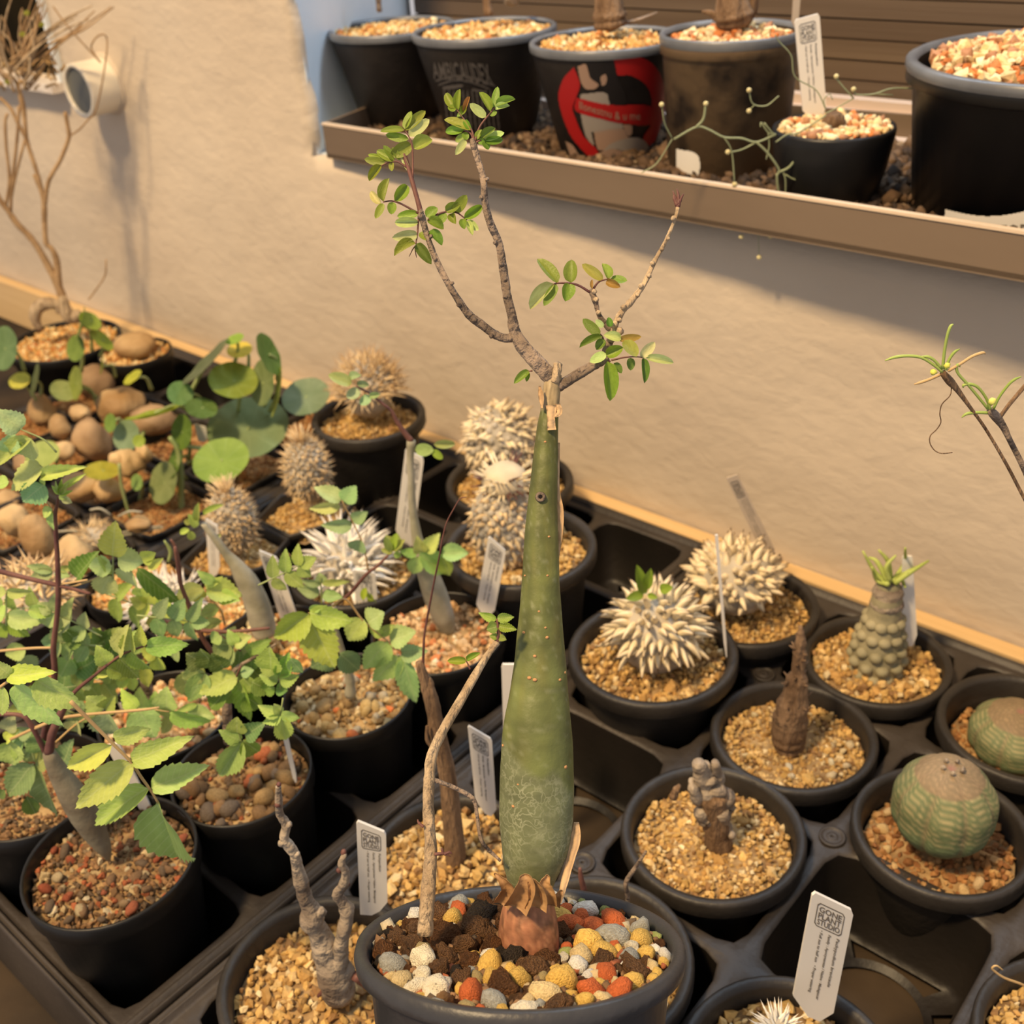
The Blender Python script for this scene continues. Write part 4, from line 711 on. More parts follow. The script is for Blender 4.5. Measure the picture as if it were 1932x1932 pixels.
for pts, p_, m_ in (([(905, 620), (820, 550), (700, 480), (560, 465), (440, 480), (355, 510)], sA, mg), ([(890, 580), (830, 510), (770, 475), (705, 470)], sA, mg), ([(908, 590), (925, 420), (955, 260), (985, 180), (1010, 162)], sA, mg), ([(935, 600), (970, 500), (1020, 430), (1072, 398)], sA, mg), ([(960, 610), (1080, 540), (1190, 470), (1290, 435), (1318, 445)], sA, M_rachis), ([(880, 645), (780, 690), (700, 718), (635, 738)], sA, M_rachis),
                   ([(1340, 970), (1250, 860), (1150, 740), (1060, 640), (1040, 580), (1055, 550), (1075, 570)], sB, mg), ([(1365, 985), (1330, 880), (1250, 770), (1170, 735), (1110, 745), (1105, 770)], sB, mg), ([(1395, 970), (1450, 860), (1540, 740), (1600, 690), (1660, 665)], sB, mg), ([(1345, 1010), (1230, 1008), (1140, 1020), (1090, 1055)], sB, mg)):
    stem(t, sb, [z9(*q) for q in pts], [3.2]+[3.0]*(len(pts)-2)+[1.2], m_, 'narrow_leaf', parent=p_, knob=0, sides=6)
stem(t, sb, [z9(*q) for q in [(985, 690), (990, 780), (975, 850), (900, 930), (880, 1020), (890, 1100), (850, 1170), (790, 1230), (785, 1300), (830, 1370), (900, 1400), (1000, 1392)]], 1.1, M_brown, 'tendril', parent=sA, knob=0, sides=5)
for (x, y, r) in ((820, 620, 40), (950, 560, 38), (1385, 900, 45)):
    A = av(*z9(x, y), sb, -.03); t.part('flower', lumpy(IC2[0], .4, 2, x)*(r/5.084/pxs(A))*.8+A, IC2[1], mat('yellow_petal', (.62, .62, .10), (.74, .72, .2), .5, 4) if 'yellow_petal' not in MATS else MATS['yellow_petal'], parent=sA)
# ------------------------------------------------------------------ middle tray
def sh(x, y, z, lab, nm='potted_shrub', grp=GRP): return Thing(nm, lab, 'potted plant', (x, y, z), grp)
SB = (-1.7, -1.8)
def fL(off): return lambda x, y, o=0: av(x, y, SB, off+o)
GF = (.38, .50, .15); GY = (.50, .58, .13); GB = (.26, .38, .16); GD = (.13, .22, .045); GM = (.30, .40, .10)
def comp(TT, rach, rows, zf, s, off, col=GF, kind='serr', r=3.0, rm=None, jit=0, face=None):
    fn = fL(off); P = [fn(*zf(*p)) for p in rach]; R = [r*(1-.5*i/(len(P)-1))/pxs(q) for i, q in enumerate(P)]
    o = TT.part('compound_leaf', *tube(P, R, 6, 4), rm or M_rachis); leaves(TT, [q if len(q) > 5 else q+(col,) for q in rows], o, zf, fn, s, kind, col, .10, 0, face); return o
# front-left pot with the pointed grey caudex
L1 = sh(-1.7, -1.8, -.55, 'pointed grey caudex under a drooping toothed leaf, in the front pot of red-brown grit')
pot(L1, -1.7, -1.8, .5, .45, 'thin', soil=-.09, pal='brownred', grain=.017, mound=.03)
b = (-1.7, -1.8)
M_stemdark = mat('dark_grey_stem', (.16, .13, .085), (.26, .24, .17), .6, 5, .4, 8)
cd = stem(L1, b, [(206, 1624), (196, 1600), (176, 1565), (152, 1525), (130, 1488), (108, 1452), (92, 1420)], [3, 14, 23, 27, 24, 18, 12], M_stemdark, 'caudex', knob=.02, sides=20)
rg = np.random.default_rng(8)
for k in range(46):
    a = rg.uniform(0, 6.28); r = .4*math.sqrt(rg.uniform()); s = rg.uniform(.02, .036); M = np.eye(4); M[:3, :3] = rots(1, rg)[0] @ np.diag([s*1.2, s*.8, s*.7]); M[:3, 3] = (-1.7+r*math.cos(a), -1.8+r*math.sin(a), .435+s*.4)
    L1.inst('pebble', PEB[int(rg.integers(6))], M, color=[(.36, .10, .05), (.40, .13, .07), (.26, .16, .09), (.52, .42, .26), (.18, .13, .09), (.34, .24, .14)][int(rg.integers(6))])
zz = zm(0, 1000, 3)
F1 = comp(L1, [(400, 970), (470, 1040), (550, 1120), (640, 1210), (740, 1312), (800, 1400), (850, 1470), (895, 1545)], [(632, 1215, 362, 1358, 120, GY), (748, 1308, 426, 1576, 165, (.44, .54, .14)), (845, 1455, 480, 1682, 135, (.34, .46, .12)), (745, 1308, 1072, 1178, 125, GF), (855, 1462, 1186, 1330, 125, (.40, .54, .18)), (892, 1535, 1070, 1918, 225, (.30, .44, .13)), (640, 1172, 858, 1122, 98, (.44, .52, .15))], zz, 3, -.62, r=4.2)
comp(L1, [(0, 890), (40, 862), (90, 850), (200, 838)], [(82, 862, 362, 1112, 150, (.42, .56, .20)), (40, 830, 296, 800, 95, GY), (200, 840, 465, 1010, 150, (.36, .50, .18)), (20, 890, 10, 1050, 110, GF), (60, 820, -60, 740, 90, GF)], zz, 3, -.55, r=3.2)
F3 = comp(L1, [(380, 960), (450, 890), (520, 835), (600, 770), (700, 700), (830, 652)], [(818, 655, 1072, 652, 105, (.30, .48, .12)), (800, 655, 792, 543, 66, (.34, .46, .10)), (740, 685, 730, 556, 84, (.32, .46, .12)), (672, 705, 700, 546, 92, (.40, .50, .14)), (608, 755, 548, 665, 84, (.44, .52, .15)), (735, 685, 852, 800, 80, (.28, .42, .08)), (672, 720, 793, 856, 84, (.20, .32, .06)), (604, 775, 718, 828, 80, (.24, .36, .06)), (560, 812, 520, 842, 30, GY), (830, 665, 932, 705, 40, (.34, .46, .10)), (545, 820, 620, 828, 22, GY)], zz, 3, -.05, kind='serr', r=4, rm=M_purple)
branch('stem', [(92, 1420), (100, 1380), (118, 1340), (130, 1315)], [9, 8, 7, 6], M_purple, obj=L1, fn=lambda x, y, o=0: av(x, y, SB, 0), parent=cd)
branch('stem', [(88, 1425), (60, 1370), (40, 1350), (0, 1348), (-30, 1355)], [5, 5, 4, 4, 4], M_purple, obj=L1, fn=lambda x, y, o=0: av(x, y, SB, .1), parent=cd)
branch('stem', [(20, 1395), (75, 1370), (130, 1352), (260, 1340), (300, 1335)], [3, 3.4, 3.2, 2.8, 2.2], M_rachis, obj=L1, fn=lambda x, y, o=0: av(x, y, SB, .1), parent=cd)
# far-left front pot with the tall red stem
L5 = sh(-2.57, -1.77, -.55, 'tall thin red stem with pale toothed leaves in the pot at the left edge')
pot(L5, -2.57, -1.77, .48, .43, 'thin', soil=-.09, pal='brownred', grain=.017)
rs_ = branch('red_stem', [(72, 1440), (90, 1350), (103, 1275), (101, 1222), (108, 1160), (110, 1119), (108, 1046), (104, 980), (107, 955), (110, 937)], [6, 6, 6, 5.5, 5, 5.5, 4.5, 4, 3, 2.5], M_purple, obj=L5, fn=lambda x, y, o=0: av(x, y, SB, .5), knob=.03)
for pts, r in (([(-30, 1068), (0, 1078), (60, 1093), (104, 1103), (140, 1112), (170, 1120)], [5, 5, 4.5, 4.5, 3.5, 3]), ([(104, 1103), (130, 1100), (165, 1094)], [2.5, 2.2, 2]), ([(100, 1222), (60, 1223), (0, 1228), (-20, 1230)], [2.6, 2.6, 2.6, 2.6]), ([(102, 972), (94, 955), (84, 940)], [2.5, 2, 1.6])): branch('side_branch', pts, r, M_purple if r[0] > 2.7 else M_rachis, obj=L5, fn=lambda x, y, o=0: av(x, y, SB, .5), parent=rs_, knob=0)
zq = zm(0, 860, 4.83); zt = zm(0, 560, 3)
comp(L5, [(320, 880), (250, 810), (140, 760), (60, 720)], [(120, 750, -20, 640, 120, (.42, .56, .26)), (180, 800, -40, 960, 90, GF), (150, 790, 188, 930, 130, (.40, .54, .20)), (60, 880, 70, 770, 110, (.34, .50, .26)), (240, 960, 45, 1090, 130, (.40, .54, .20)), (250, 1060, 120, 1175, 120, (.22, .40, .18)), (230, 1015, 480, 960, 70, (.44, .54, .16)), (50, 1045, -30, 1070, 70, GF)], zt, 3, .45, r=2, rm=M_green)
comp(L5, [(540, 360), (545, 330)], [(545, 350, 470, 270, 40, GM), (545, 350, 505, 225, 36, GM), (548, 348, 560, 210, 40, (.24, .38, .05)), (552, 350, 630, 235, 42, GM), (550, 352, 660, 318, 40, (.30, .42, .08)), (545, 350, 610, 400, 60, GF), (560, 380, 660, 432, 60, (.46, .54, .22)), (470, 480, 380, 560, 90, GF), (470, 500, 470, 690, 80, (.30, .44, .16)), (560, 300, 790, 160, 50, (.42, .52, .14)), (390, 260, 400, 200, 60, GF)], zq, 4.83, .45, r=1.5, rm=M_green)
comp(L5, [(1030, 1130), (1030, 1000), (1030, 910)], [(1025, 915, 1045, 605, 215, (.44, .52, .12)), (1020, 1000, 795, 1010, 170, (.42, .54, .22)), (1000, 1090, 900, 1290, 190, (.38, .52, .22)), (1070, 940, 1320, 960, 190, (.42, .54, .24)), (1180, 1030, 1195, 1225, 230, (.40, .54, .24)), (1290, 930, 1415, 890, 120, GY), (1340, 1000, 1485, 940, 80, GY), (1020, 1080, 880, 900, 60, GM)], zq, 4.83, .62, r=2.4, rm=M_green)
comp(L5, [(900, 1110), (700, 1180), (540, 1200)], [(700, 1120, 870, 870, 170, GD), (480, 1060, 270, 1110, 110, GB), (480, 1050, 230, 1000, 80, GB), (500, 1060, 640, 1100, 80, GB), (540, 1040, 670, 1010, 60, GM), (1250, 1020, 1660, 1370, 150, (.14, .24, .05)), (1300, 1190, 1430, 1250, 110, GF), (1230, 1200, 1290, 1290, 90, GM)], zq, 4.83, .85, r=2.2)
comp(L5, [(60, 1660), (55, 1460), (60, 1230)], [(65, 1240, 285, 1240, 90, GF), (55, 1240, -60, 1250, 90, GF), (75, 1470, 410, 1510, 160, (.38, .52, .24)), (45, 1460, -60, 1440, 150, GF), (70, 1520, 270, 1650, 130, (.24, .34, .04)), (40, 1530, -80, 1640, 160, (.20, .32, .04)), (260, 1400, 500, 1450, 110, GF), (700, 1680, 560, 1560, 120, GD), (620, 1740, 800, 1560, 150, (.14, .24, .05))], zq, 4.83, .55, r=2.4, rm=M_green)
zr = zm(0, 1200, 4.83)
comp(L5, [(460, 1010), (800, 740), (1260, 665), (1540, 690)], [(950, 670, 780, 560, 210, (.34, .42, .14)), (970, 690, 1030, 930, 260, (.28, .42, .22)), (1270, 650, 1080, 500, 150, GY), (1260, 660, 1420, 930, 280, (.36, .50, .20)), (1525, 660, 1500, 490, 200, (.36, .48, .18)), (1545, 700, 1930, 810, 150, (.34, .50, .14)), (700, 770, 690, 900, 170, (.40, .48, .20)), (950, 660, 1040, 560, 140, GM)], zr, 4.83, .25, r=2.2)
comp(L5, [(320, 1140), (290, 1050), (250, 960)], [(90, 960, 120, 1180, 230, (.40, .52, .20)), (100, 960, -20, 1180, 170, GF), (60, 960, 160, 850, 90, GY), (50, 860, 120, 740, 140, (.36, .40, .20)), (330, 1160, 520, 1640, 260, (.24, .32, .12)), (300, 1160, 70, 1460, 240, (.20, .30, .13)), (340, 1190, 440, 1060, 160, (.26, .34, .10)), (390, 1050, 290, 900, 190, (.18, .28, .10)), (560, 1230, 620, 960, 200, (.16, .27, .12)), (240, 1460, 330, 1640, 120, GD), (40, 1400, -30, 1490, 90, GD)], zr, 4.83, .12, r=2, rm=M_green)
comp(L5, [(60, 700), (250, 600), (450, 560)], [(260, 620, 60, 700, 110, GM), (300, 640, 330, 780, 150, GD), (420, 600, 300, 700, 120, GB), (560, 560, 600, 330, 190, (.20, .32, .12)), (680, 330, 900, 200, 200, (.13, .24, .07)), (640, 200, 540, 380, 190, (.22, .34, .10)), (700, 420, 860, 330, 190, (.28, .36, .14)), (230, 100, 40, 180, 150, (.34, .44, .16)), (180, 200, 330, 330, 180, GB), (1650, 330, 1750, 560, 170, (.32, .40, .13)), (1830, 260, 1700, 420, 150, (.24, .32, .10))], zr, 4.83, .70, r=2)
rx_ = np.random.default_rng(55)
for k in range(20):
    x, y = rx_.uniform(0, 520), rx_.uniform(1060, 1430)
    if x > 380 and y > 1330: continue
    a0 = rx_.uniform(0, 6.28); L_ = rx_.uniform(80, 140); o_ = rx_.uniform(.55, 1.15); cc = [GF, GM, GB, GD, GY, (.34, .44, .20)][k % 6]; dx, dy = math.cos(a0), math.sin(a0)*.7; rows = []
    for q in range(3):
        t_ = .35+.3*q; bx, by = x+dx*L_*t_, y+dy*L_*t_
        for sg in (-1, 1): l2 = rx_.uniform(30, 46); rows.append((bx, by, bx+(dx*.45-sg*dy)*l2, by+(dy*.45+sg*dx)*l2, rx_.uniform(20, 30)))
    rows.append((x+dx*L_, y+dy*L_, x+dx*(L_+36), y+dy*(L_+36), 24)); comp(L5 if k % 2 else L1, [(x, y), (x+dx*L_*.5, y+dy*L_*.5), (x+dx*L_, y+dy*L_)], rows, lambda a, c: (a, c), 1, o_, cc, r=1.8, rm=M_green)
# second pot of the row
L2 = sh(-1.66, -.98, -.55, 'bushy dark shrub over large rounded pebbles, second pot along the tray gap')
pot(L2, -1.66, -.98, .48, .40, 'thin', soil=-.10, pal='brownred', grain=.020)
for k in range(44):
    a = rg.uniform(0, 6.28); r = .34*math.sqrt(rg.uniform()); s = rg.uniform(.028, .070); M = np.eye(4); M[:3, :3] = rots(1, rg)[0] @ np.diag([s*1.1, s*.85, s*.75]); M[:3, 3] = (-1.66+r*math.cos(a), -.98+r*math.sin(a), .40+s*.3)
    L2.inst('pebble', PEB[int(rg.integers(6))], M, color=[(.48, .30, .13), (.55, .36, .16), (.26, .16, .08), (.40, .24, .12), (.50, .16, .07), (.22, .17, .13)][int(rg.integers(6))])
z8 = zm(330, 1100, 4.83)
stk = branch('stem', [(432, 1400), (428, 1340), (432, 1290), (445, 1262), (480, 1240), (520, 1215)], [10, 9, 7, 4, 3, 2.5], M_bark, obj=L2, fn=fL(.58))
branch('stem', [(330, 1032), (338, 1080), (341, 1102), (352, 1131), (370, 1175), (387, 1212), (420, 1255)], [3, 4.5, 4, 4.5, 5, 5, 6], M_purple, obj=L2, fn=fL(.75), parent=stk, knob=.05)
branch('side_branch', [(300, 1168), (340, 1180), (370, 1188), (420, 1192), (460, 1190), (508, 1185)], [4, 4.5, 4.5, 4, 3.5, 3], M_purple, obj=L2, fn=fL(.75), parent=stk, knob=.05)
comp(L2, [(620, 1480), (600, 1430), (560, 1300)], [(570, 1370, 560, 1230, 165, (.28, .40, .09)), (600, 1440, 405, 1350, 120, (.26, .38, .10)), (610, 1440, 395, 1790, 200, (.28, .42, .12)), (620, 1430, 775, 1560, 170, (.20, .34, .06)), (640, 1390, 810, 1280, 160, (.13, .26, .09))], z8, 4.83, .0, r=2, rm=M_green)
comp(L2, [(960, 1020), (955, 870), (900, 700)], [(950, 840, 1040, 640, 130, (.24, .40, .07)), (945, 880, 765, 840, 120, (.30, .46, .12)), (955, 880, 1130, 850, 120, (.28, .44, .10)), (910, 950, 765, 980, 110, (.18, .32, .06)), (920, 960, 1030, 980, 110, (.17, .31, .06)), (880, 800, 860, 580, 220, (.32, .40, .10)), (1050, 690, 1165, 820, 120, (.16, .25, .12)), (700, 900, 900, 1000, 160, (.16, .26, .05)), (930, 800, 760, 720, 150, (.28, .36, .10))], z8, 4.83, .12, r=2, rm=M_green)
comp(L2, [(985, 1050), (960, 1210)], [(960, 1195, 750, 1120, 110, GF), (965, 1190, 1140, 1240, 100, GF), (960, 1200, 795, 1285, 90, GF), (965, 1210, 1010, 1455, 145, (.42, .54, .15)), (960, 1190, 900, 1100, 80, (.46, .54, .18))], z8, 4.83, -.1, r=1.8, rm=M_green)
comp(L2, [(600, 760), (560, 860), (590, 920)], [(590, 900, 690, 1260, 160, (.28, .38, .07)), (570, 850, 215, 1010, 190, (.38, .44, .14)), (260, 800, 60, 880, 150, (.30, .38, .14)), (270, 820, 120, 1100, 180, (.36, .44, .16)), (620, 860, 740, 1000, 170, (.24, .34, .08)), (640, 1020, 790, 1150, 180, (.18, .27, .05)), (200, 1100, 0, 1180, 60, GF), (120, 1150, 370, 1230, 130, (.42, .54, .22)), (480, 980, 300, 1150, 190, GD), (520, 1000, 430, 1100, 110, (.24, .34, .08)), (600, 830, 720, 790, 90, GB), (270, 740, 100, 640, 190, (.13, .20, .06)), (360, 760, 230, 600, 200, GD), (450, 780, 330, 640, 170, (.10, .17, .04))], z8, 4.83, .35, r=2, rm=M_purple)
comp(L2, [(600, 620), (530, 560), (400, 460)], [(510, 560, 350, 660, 170, (.26, .36, .14)), (540, 560, 690, 480, 130, (.40, .48, .16)), (520, 580, 430, 740, 170, (.30, .40, .18)), (650, 620, 880, 520, 110, GM), (690, 600, 800, 680, 90, GM), (420, 470, 330, 540, 120, (.36, .46, .16)), (30, 600, -30, 700, 150, GB), (560, 560, 480, 430, 100, GF)], z8, 4.83, .6, r=2, rm=M_purple)
comp(L2, [(455, 380), (420, 250), (330, 150), (290, 90)], [(270, 60, -10, 120, 150, (.46, .54, .16)), (280, 50, 620, 110, 190, (.48, .56, .17)), (270, 20, 430, -40, 80, GY), (400, 140, 590, 150, 120, (.40, .50, .14)), (400, 220, 210, 300, 110, GF), (430, 340, 210, 410, 90, GF), (300, 100, 140, 160, 80, (.56, .60, .14)), (360, -10, 200, -110, 90, GF)], z8, 4.83, .85, r=2)
# third pot: yellow-green trifoliate shrub
L3 = sh(-1.66, -.17, -.55, 'yellow-green three-leaved shrub among mixed tan pebbles, third pot along the tray gap')
pot(L3, -1.66, -.17, .5, .40, 'thin', soil=-.09, pal='mixed', grain=.021)
for k in range(34):
    a = rg.uniform(0, 6.28); r = .33*math.sqrt(rg.uniform()); s = rg.uniform(.026, .055); M = np.eye(4); M[:3, :3] = rots(1, rg)[0] @ np.diag([s*1.1, s*.85, s*.75]); M[:3, 3] = (-1.66+r*math.cos(a), -.17+r*math.sin(a), .42+s*.3)
    L3.inst('pebble', PEB[int(rg.integers(6))], M, color=[(.56, .38, .17), (.50, .34, .16), (.66, .48, .22), (.62, .20, .08), (.62, .54, .40), (.40, .27, .13)][int(rg.integers(6))])
s3 = branch('stem', [(661, 1312), (660, 1280), (650, 1245), (640, 1210), (632, 1180), (630, 1140)], [11, 9, 7, 6, 5, 4], M_greenstem, obj=L3, fn=fL(1.14))
comp(L3, [(1230, 420), (1225, 350), (1220, 270)], [(1220, 275, 895, 520, 230, (.38, .50, .09)), (1225, 270, 1635, 350, 200, (.40, .53, .10)), (1225, 330, 1460, 780, 300, (.39, .53, .10)), (1330, 200, 1215, 250, 70, GF)], z8, 4.83, .62, r=2, rm=M_rachis)
comp(L3, [(1440, 210), (1560, 150), (1720, 350), (1930, 520), (2080, 640)], [(1720, 330, 1560, 540, 200, (.38, .48, .16)), (1760, 370, 1900, 260, 190, (.30, .44, .16)), (1870, 470, 2000, 380, 90, GM), (1930, 530, 1720, 800, 210, (.40, .52, .16)), (1900, 490, 1760, 390, 80, GY), (1960, 530, 2200, 440, 180, (.32, .46, .18)), (2050, 660, 1800, 910, 190, (.34, .48, .17)), (2060, 640, 2300, 620, 150, (.28, .42, .18)), (2080, 680, 2190, 1130, 180, (.30, .44, .20)), (1500, 640, 1700, 820, 190, (.16, .24, .13)), (1450, 650, 1230, 780, 190, (.15, .24, .12))], z8, 4.83, .75, r=2.6)
comp(L3, [(1340, 210), (1330, 0), (1325, -60)], [(1320, 90, 1110, 50, 110, GB), (1345, 110, 1530, 130, 100, GB), (1330, 10, 1130, -20, 60, GB), (1335, 0, 1600, -10, 60, GM), (1330, 0, 1320, -90, 90, GB)], z8, 4.83, 1.3, r=1.8, rm=M_green)
za = zm(300, 780, 4.2)
bb = branch('side_branch', [(632, 1142), (660, 1120), (690, 1085), (712, 1068), (732, 1048)], [3.5, 3.6, 3.2, 2.8, 2.4], M_purple, obj=L3, fn=fL(1.3), parent=s3)
comp(L3, [(1660, 1260), (1620, 1050), (1530, 850), (1450, 690)], [(1445, 690, 1232, 575, 112, (.42, .54, .22)), (1465, 700, 1560, 575, 130, (.36, .52, .24)), (1440, 730, 1183, 760, 84, (.44, .54, .22)), (1530, 840, 1650, 790, 96, (.28, .44, .22)), (1530, 880, 1283, 890, 100, (.30, .46, .20)), (1600, 1000, 1535, 1095, 130, (.26, .42, .20))], za, 4.2, 1.45, r=1.8)
comp(L3, [(1810, 1130), (1850, 1070)], [(1840, 1090, 1790, 980, 60, GM), (1850, 1080, 1880, 950, 60, (.28, .42, .06)), (1850, 1090, 1940, 1000, 60, GM), (1850, 1100, 1760, 1080, 50, GM), (1860, 1110, 1920, 1130, 50, GM)], za, 4.2, 1.35, r=1.5, kind='spear', rm=M_green)
comp(L3, [(1720, 1500), (1640, 1400)], [(1640, 1380, 1610, 1480, 50, (.34, .46, .06)), (1670, 1440, 1690, 1500, 50, (.34, .46, .06)), (1640, 1430, 1700, 1480, 40, (.36, .46, .06))], za, 4.2, 1.2, r=1.5, kind='spear', rm=M_green)
# fourth pot: swollen pale stem with cut top
L4 = sh(-1.66, .63, -.55, 'leaning bottle-shaped pale stem with a cut top, in the pot of pink and orange grit', 'potted_tree')
pot(L4, -1.66, .63, .48, .445, 'thin', soil=-.08, pal='pink', grain=.024)
b = (-1.66, .75)
st = stem(L4, b, [(845, 1190), (838, 1168), (824, 1130), (810, 1090), (798, 1055), (788, 1020), (781, 980), (777, 940), (776, 900), (774, 865), (776, 832)], [13, 20, 23, 21, 16, 11, 8.5, 7.5, 7, 7, 9], M_greenstem, 'bottle_stem', knob=.02, sides=16)
stem(L4, b, [(776, 832), (762, 815), (747, 792), (738, 775), (722, 762), (700, 744), (672, 728)], [6, 5, 4.2, 3.5, 2.6, 2.2, 1.8], M_purple, 'thin_shoot', parent=st, knob=.03)
zb_ = zm(500, 600, 3)
fn4 = lambda x, y, o=0: av(x, y, b, o-.05)
leaves(L4, [(490, 370, 360, 320, 70, (.34, .40, .18)), (480, 350, 540, 320, 50, (.32, .40, .22)), (520, 370, 590, 380, 40, GB), (540, 420, 460, 440, 70, (.36, .42, .22)), (600, 450, 535, 485, 60, (.28, .42, .24)), (590, 440, 650, 430, 36, GB),
            (850, 745, 955, 745, 72, (.34, .40, .14)), (955, 715, 1080, 712, 50, (.34, .38, .15)), (950, 745, 1005, 800, 44, (.36, .48, .08))], st, zb_, fn4, 3)
leaves(L4, [(885, 1325, 860, 1240, 70, GF), (910, 1320, 985, 1220, 80, (.42, .52, .20)), (1000, 1330, 1155, 1330, 90, (.38, .54, .20)), (870, 1330, 1030, 1450, 110, (.34, .46, .14)), (1000, 1350, 1045, 1460, 80, (.30, .40, .08)), (870, 1350, 830, 1455, 80, (.38, .48, .16)), (860, 1335, 760, 1320, 50, GF), (760, 1320, 690, 1230, 50, GM), (755, 1310, 750, 1220, 44, GM)], st, zb_, lambda x, y, o=0: av(x, y, b, o-.15), 3, kind='serr')
# pots behind, partly hidden
L13 = sh(-2.53, -.05, -.55, 'smooth swollen grey stem bending left with curled pale leaflets at its tip', 'potted_tree')
pot(L13, -2.53, -.05, .42, .42, 'thin', soil=-.08, pal='orange', grain=.024)
b = (-2.5, -.05); st = stem(L13, b, [(500, 1195), (494, 1172), (484, 1137), (468, 1101), (455, 1080), (444, 1064), (428, 1046), (415, 1028), (400, 1008), (384, 988)], [22, 24, 23, 21, 17, 13, 9, 8, 7, 6], M_greenstem, 'swollen_stem', knob=.02, sides=16)
leaves(L13, [(300, 900, 235, 800, 60, GF), (310, 850, 310, 710, 56, (.38, .48, .14)), (250, 870, 200, 850, 50, GM), (350, 800, 500, 720, 50, GM), (240, 920, 160, 950, 50, GF), (240, 930, 270, 1005, 60, (.42, .50, .14)), (420, 1000, 490, 960, 40, (.34, .38, .16))], st, za, lambda x, y, o=0: av(x, y, b, o), 4.2)
stem(L13, b, [(341, 1100), (336, 1055), (330, 1030), (322, 1018)], [4, 3.5, 3, 2], M_purple, 'thin_shoot', off=-.2); stem(L13, b, [(318, 1060), (322, 1040), (310, 1020)], [3, 4, 2], M_green, 'bud', off=-.2)
L12 = sh(-2.53, -.92, -.55, 'brown upright stub among chunky peach gravel, half hidden under the leaves', 'potted_tree')
pot(L12, -2.53, -.92, .42, .41, 'thin', soil=-.07, pal='pink', grain=.026); stem(L12, (-2.5, -1.0), [(280, 1330), (277, 1300), (270, 1268), (262, 1245), (262, 1225)], [12, 11, 9, 8, 8], M_bark, 'stub'); stones(L12, -2.5, -.95, .36, [(.1, .2, .06, (.85, .62, .36)), (.18, .1, .05, (.82, .55, .3)), (.22, -.05, .05, (.85, .6, .35)), (-.05, .25, .045, (.8, .55, .3)), (.3, .12, .045, (.8, .6, .35))])
# white spider-like ball
def cactus(x, y, zr, r, lab, px_, py_, rx, rz, n, ln, rad, sm, body=M_greybody, style='thick', soil=-.11, tub=0, **k):
    t = sh(x, y, -.55, lab, 'potted_cactus'); pot(t, x, y, zr, r, style, soil=soil, mound=.03, sides=6 if style == 'square' else 48, zb=k.pop('zb', -.55)); c = av(px_, py_, (x, y)); spiny(t, c, rx, rz, n, ln, rad, body, sm, tub=tub, **k); return t
t = cactus(-2.75, .87, .4, .48, 'white spidery long-spined ball beside a tall white tag in the middle tray', 655, 1072, .22, .21, 140, .26, .019, M_white, droop=.25, lo=-.25, single=True, jit=.3, up=.25, seed=11, curve=.2)
stem(t, (-2.75, .87), [(578, 1105), (570, 1075), (565, 1050)], [6, 6, 3], M_gnarl, 'stub', off=-.35)
# mushroom-capped pair
t = sh(-1.66, 1.49, -.55, 'tall knobbly succulent with a woolly white cap, just left of the green trunk', 'potted_cactus')
pot(t, -1.66, 1.49, .7, .53, zb=-.3, soil=-.12, mound=.03, grain=.022)
c = av(950, 1002, (-1.66, 1.49)); bd = spiny(t, c, .215, .36, 210, .085, .020, M_greybody, M_tan, droop=.5, lo=-.6, jit=.5, tub=170, curve=.3, seed=3, shape=lambda d: (d[0]*(1-.28*max(0, -d[2])), d[1]*(1-.28*max(0, -d[2])), d[2]))
V = lumpy(IC3[0], .12, 2, 5)*np.array([.15, .15, .12])+av(952, 905, (-1.66, 1.49)); t.part('woolly_cap', V, IC3[1], M_hair, parent=bd)
for k in range(70):
    a = 6.283*k/70; R = RNG.uniform(.15, .20); C_ = av(952, 912, (-1.66, 1.49)); d = np.array([math.cos(a), math.sin(a), RNG.uniform(-.2, .7)]); t.part('crown_spine', *tube([C_+d*.12, C_+d*R*1.25], [.011, .003], 4, 1), M_purple if 15 < k % 23 < 23 else M_cream, parent=bd)
t = cactus(-2.6, 2.44, .45, .52, 'pale curly-spined ball in the black pot by the wall, behind the woolly-capped one', 946, 835, .26, .30, 260, .13, .020, M_cream, droop=.2, lo=-.5, jit=.5, tub=150, seed=13, curve=.35)
t = cactus(-4.12, 2.33, .66, .50, 'fuzzy tan-spined ball in the tall pot standing high near the wall', 695, 735, .22, .25, 420, .18, .0085, M_tan, droop=.1, lo=-.12, jit=.5, tub=120, seed=14, zb=-.2, up=.3)
for (x, y, lab, px_, py_, s) in ((-3.80, 1.30, 'small furry tan column in a six-sided pot under the largest round leaf', 578, 888, 21), (-3.78, .55, 'small furry grey column in a six-sided pot beside a slanted tag', 438, 985, 22)):
    t = sh(x, y, -.55, lab, 'potted_cactus'); pot(t, x, y, .34, .37, 'square', soil=-.08, sides=6); c = av(px_, py_, (x, y)); spiny(t, c, .16, .28, 420, .09, .007, M_greybody, M_tan, lo=-.6, jit=.6, tub=200, seed=s, up=.2); rr_ = np.random.default_rng(s)
    for k in range(60):
        a = rr_.uniform(0, 6.28); C_ = c+np.array([0, 0, .22]); d = np.array([math.cos(a)*rr_.uniform(.2, 1), math.sin(a)*rr_.uniform(.2, 1), 1.0]); t.part('crown_spine', *tube([C_, C_+d*.15], [.007, .002], 4, 1), M_tan)
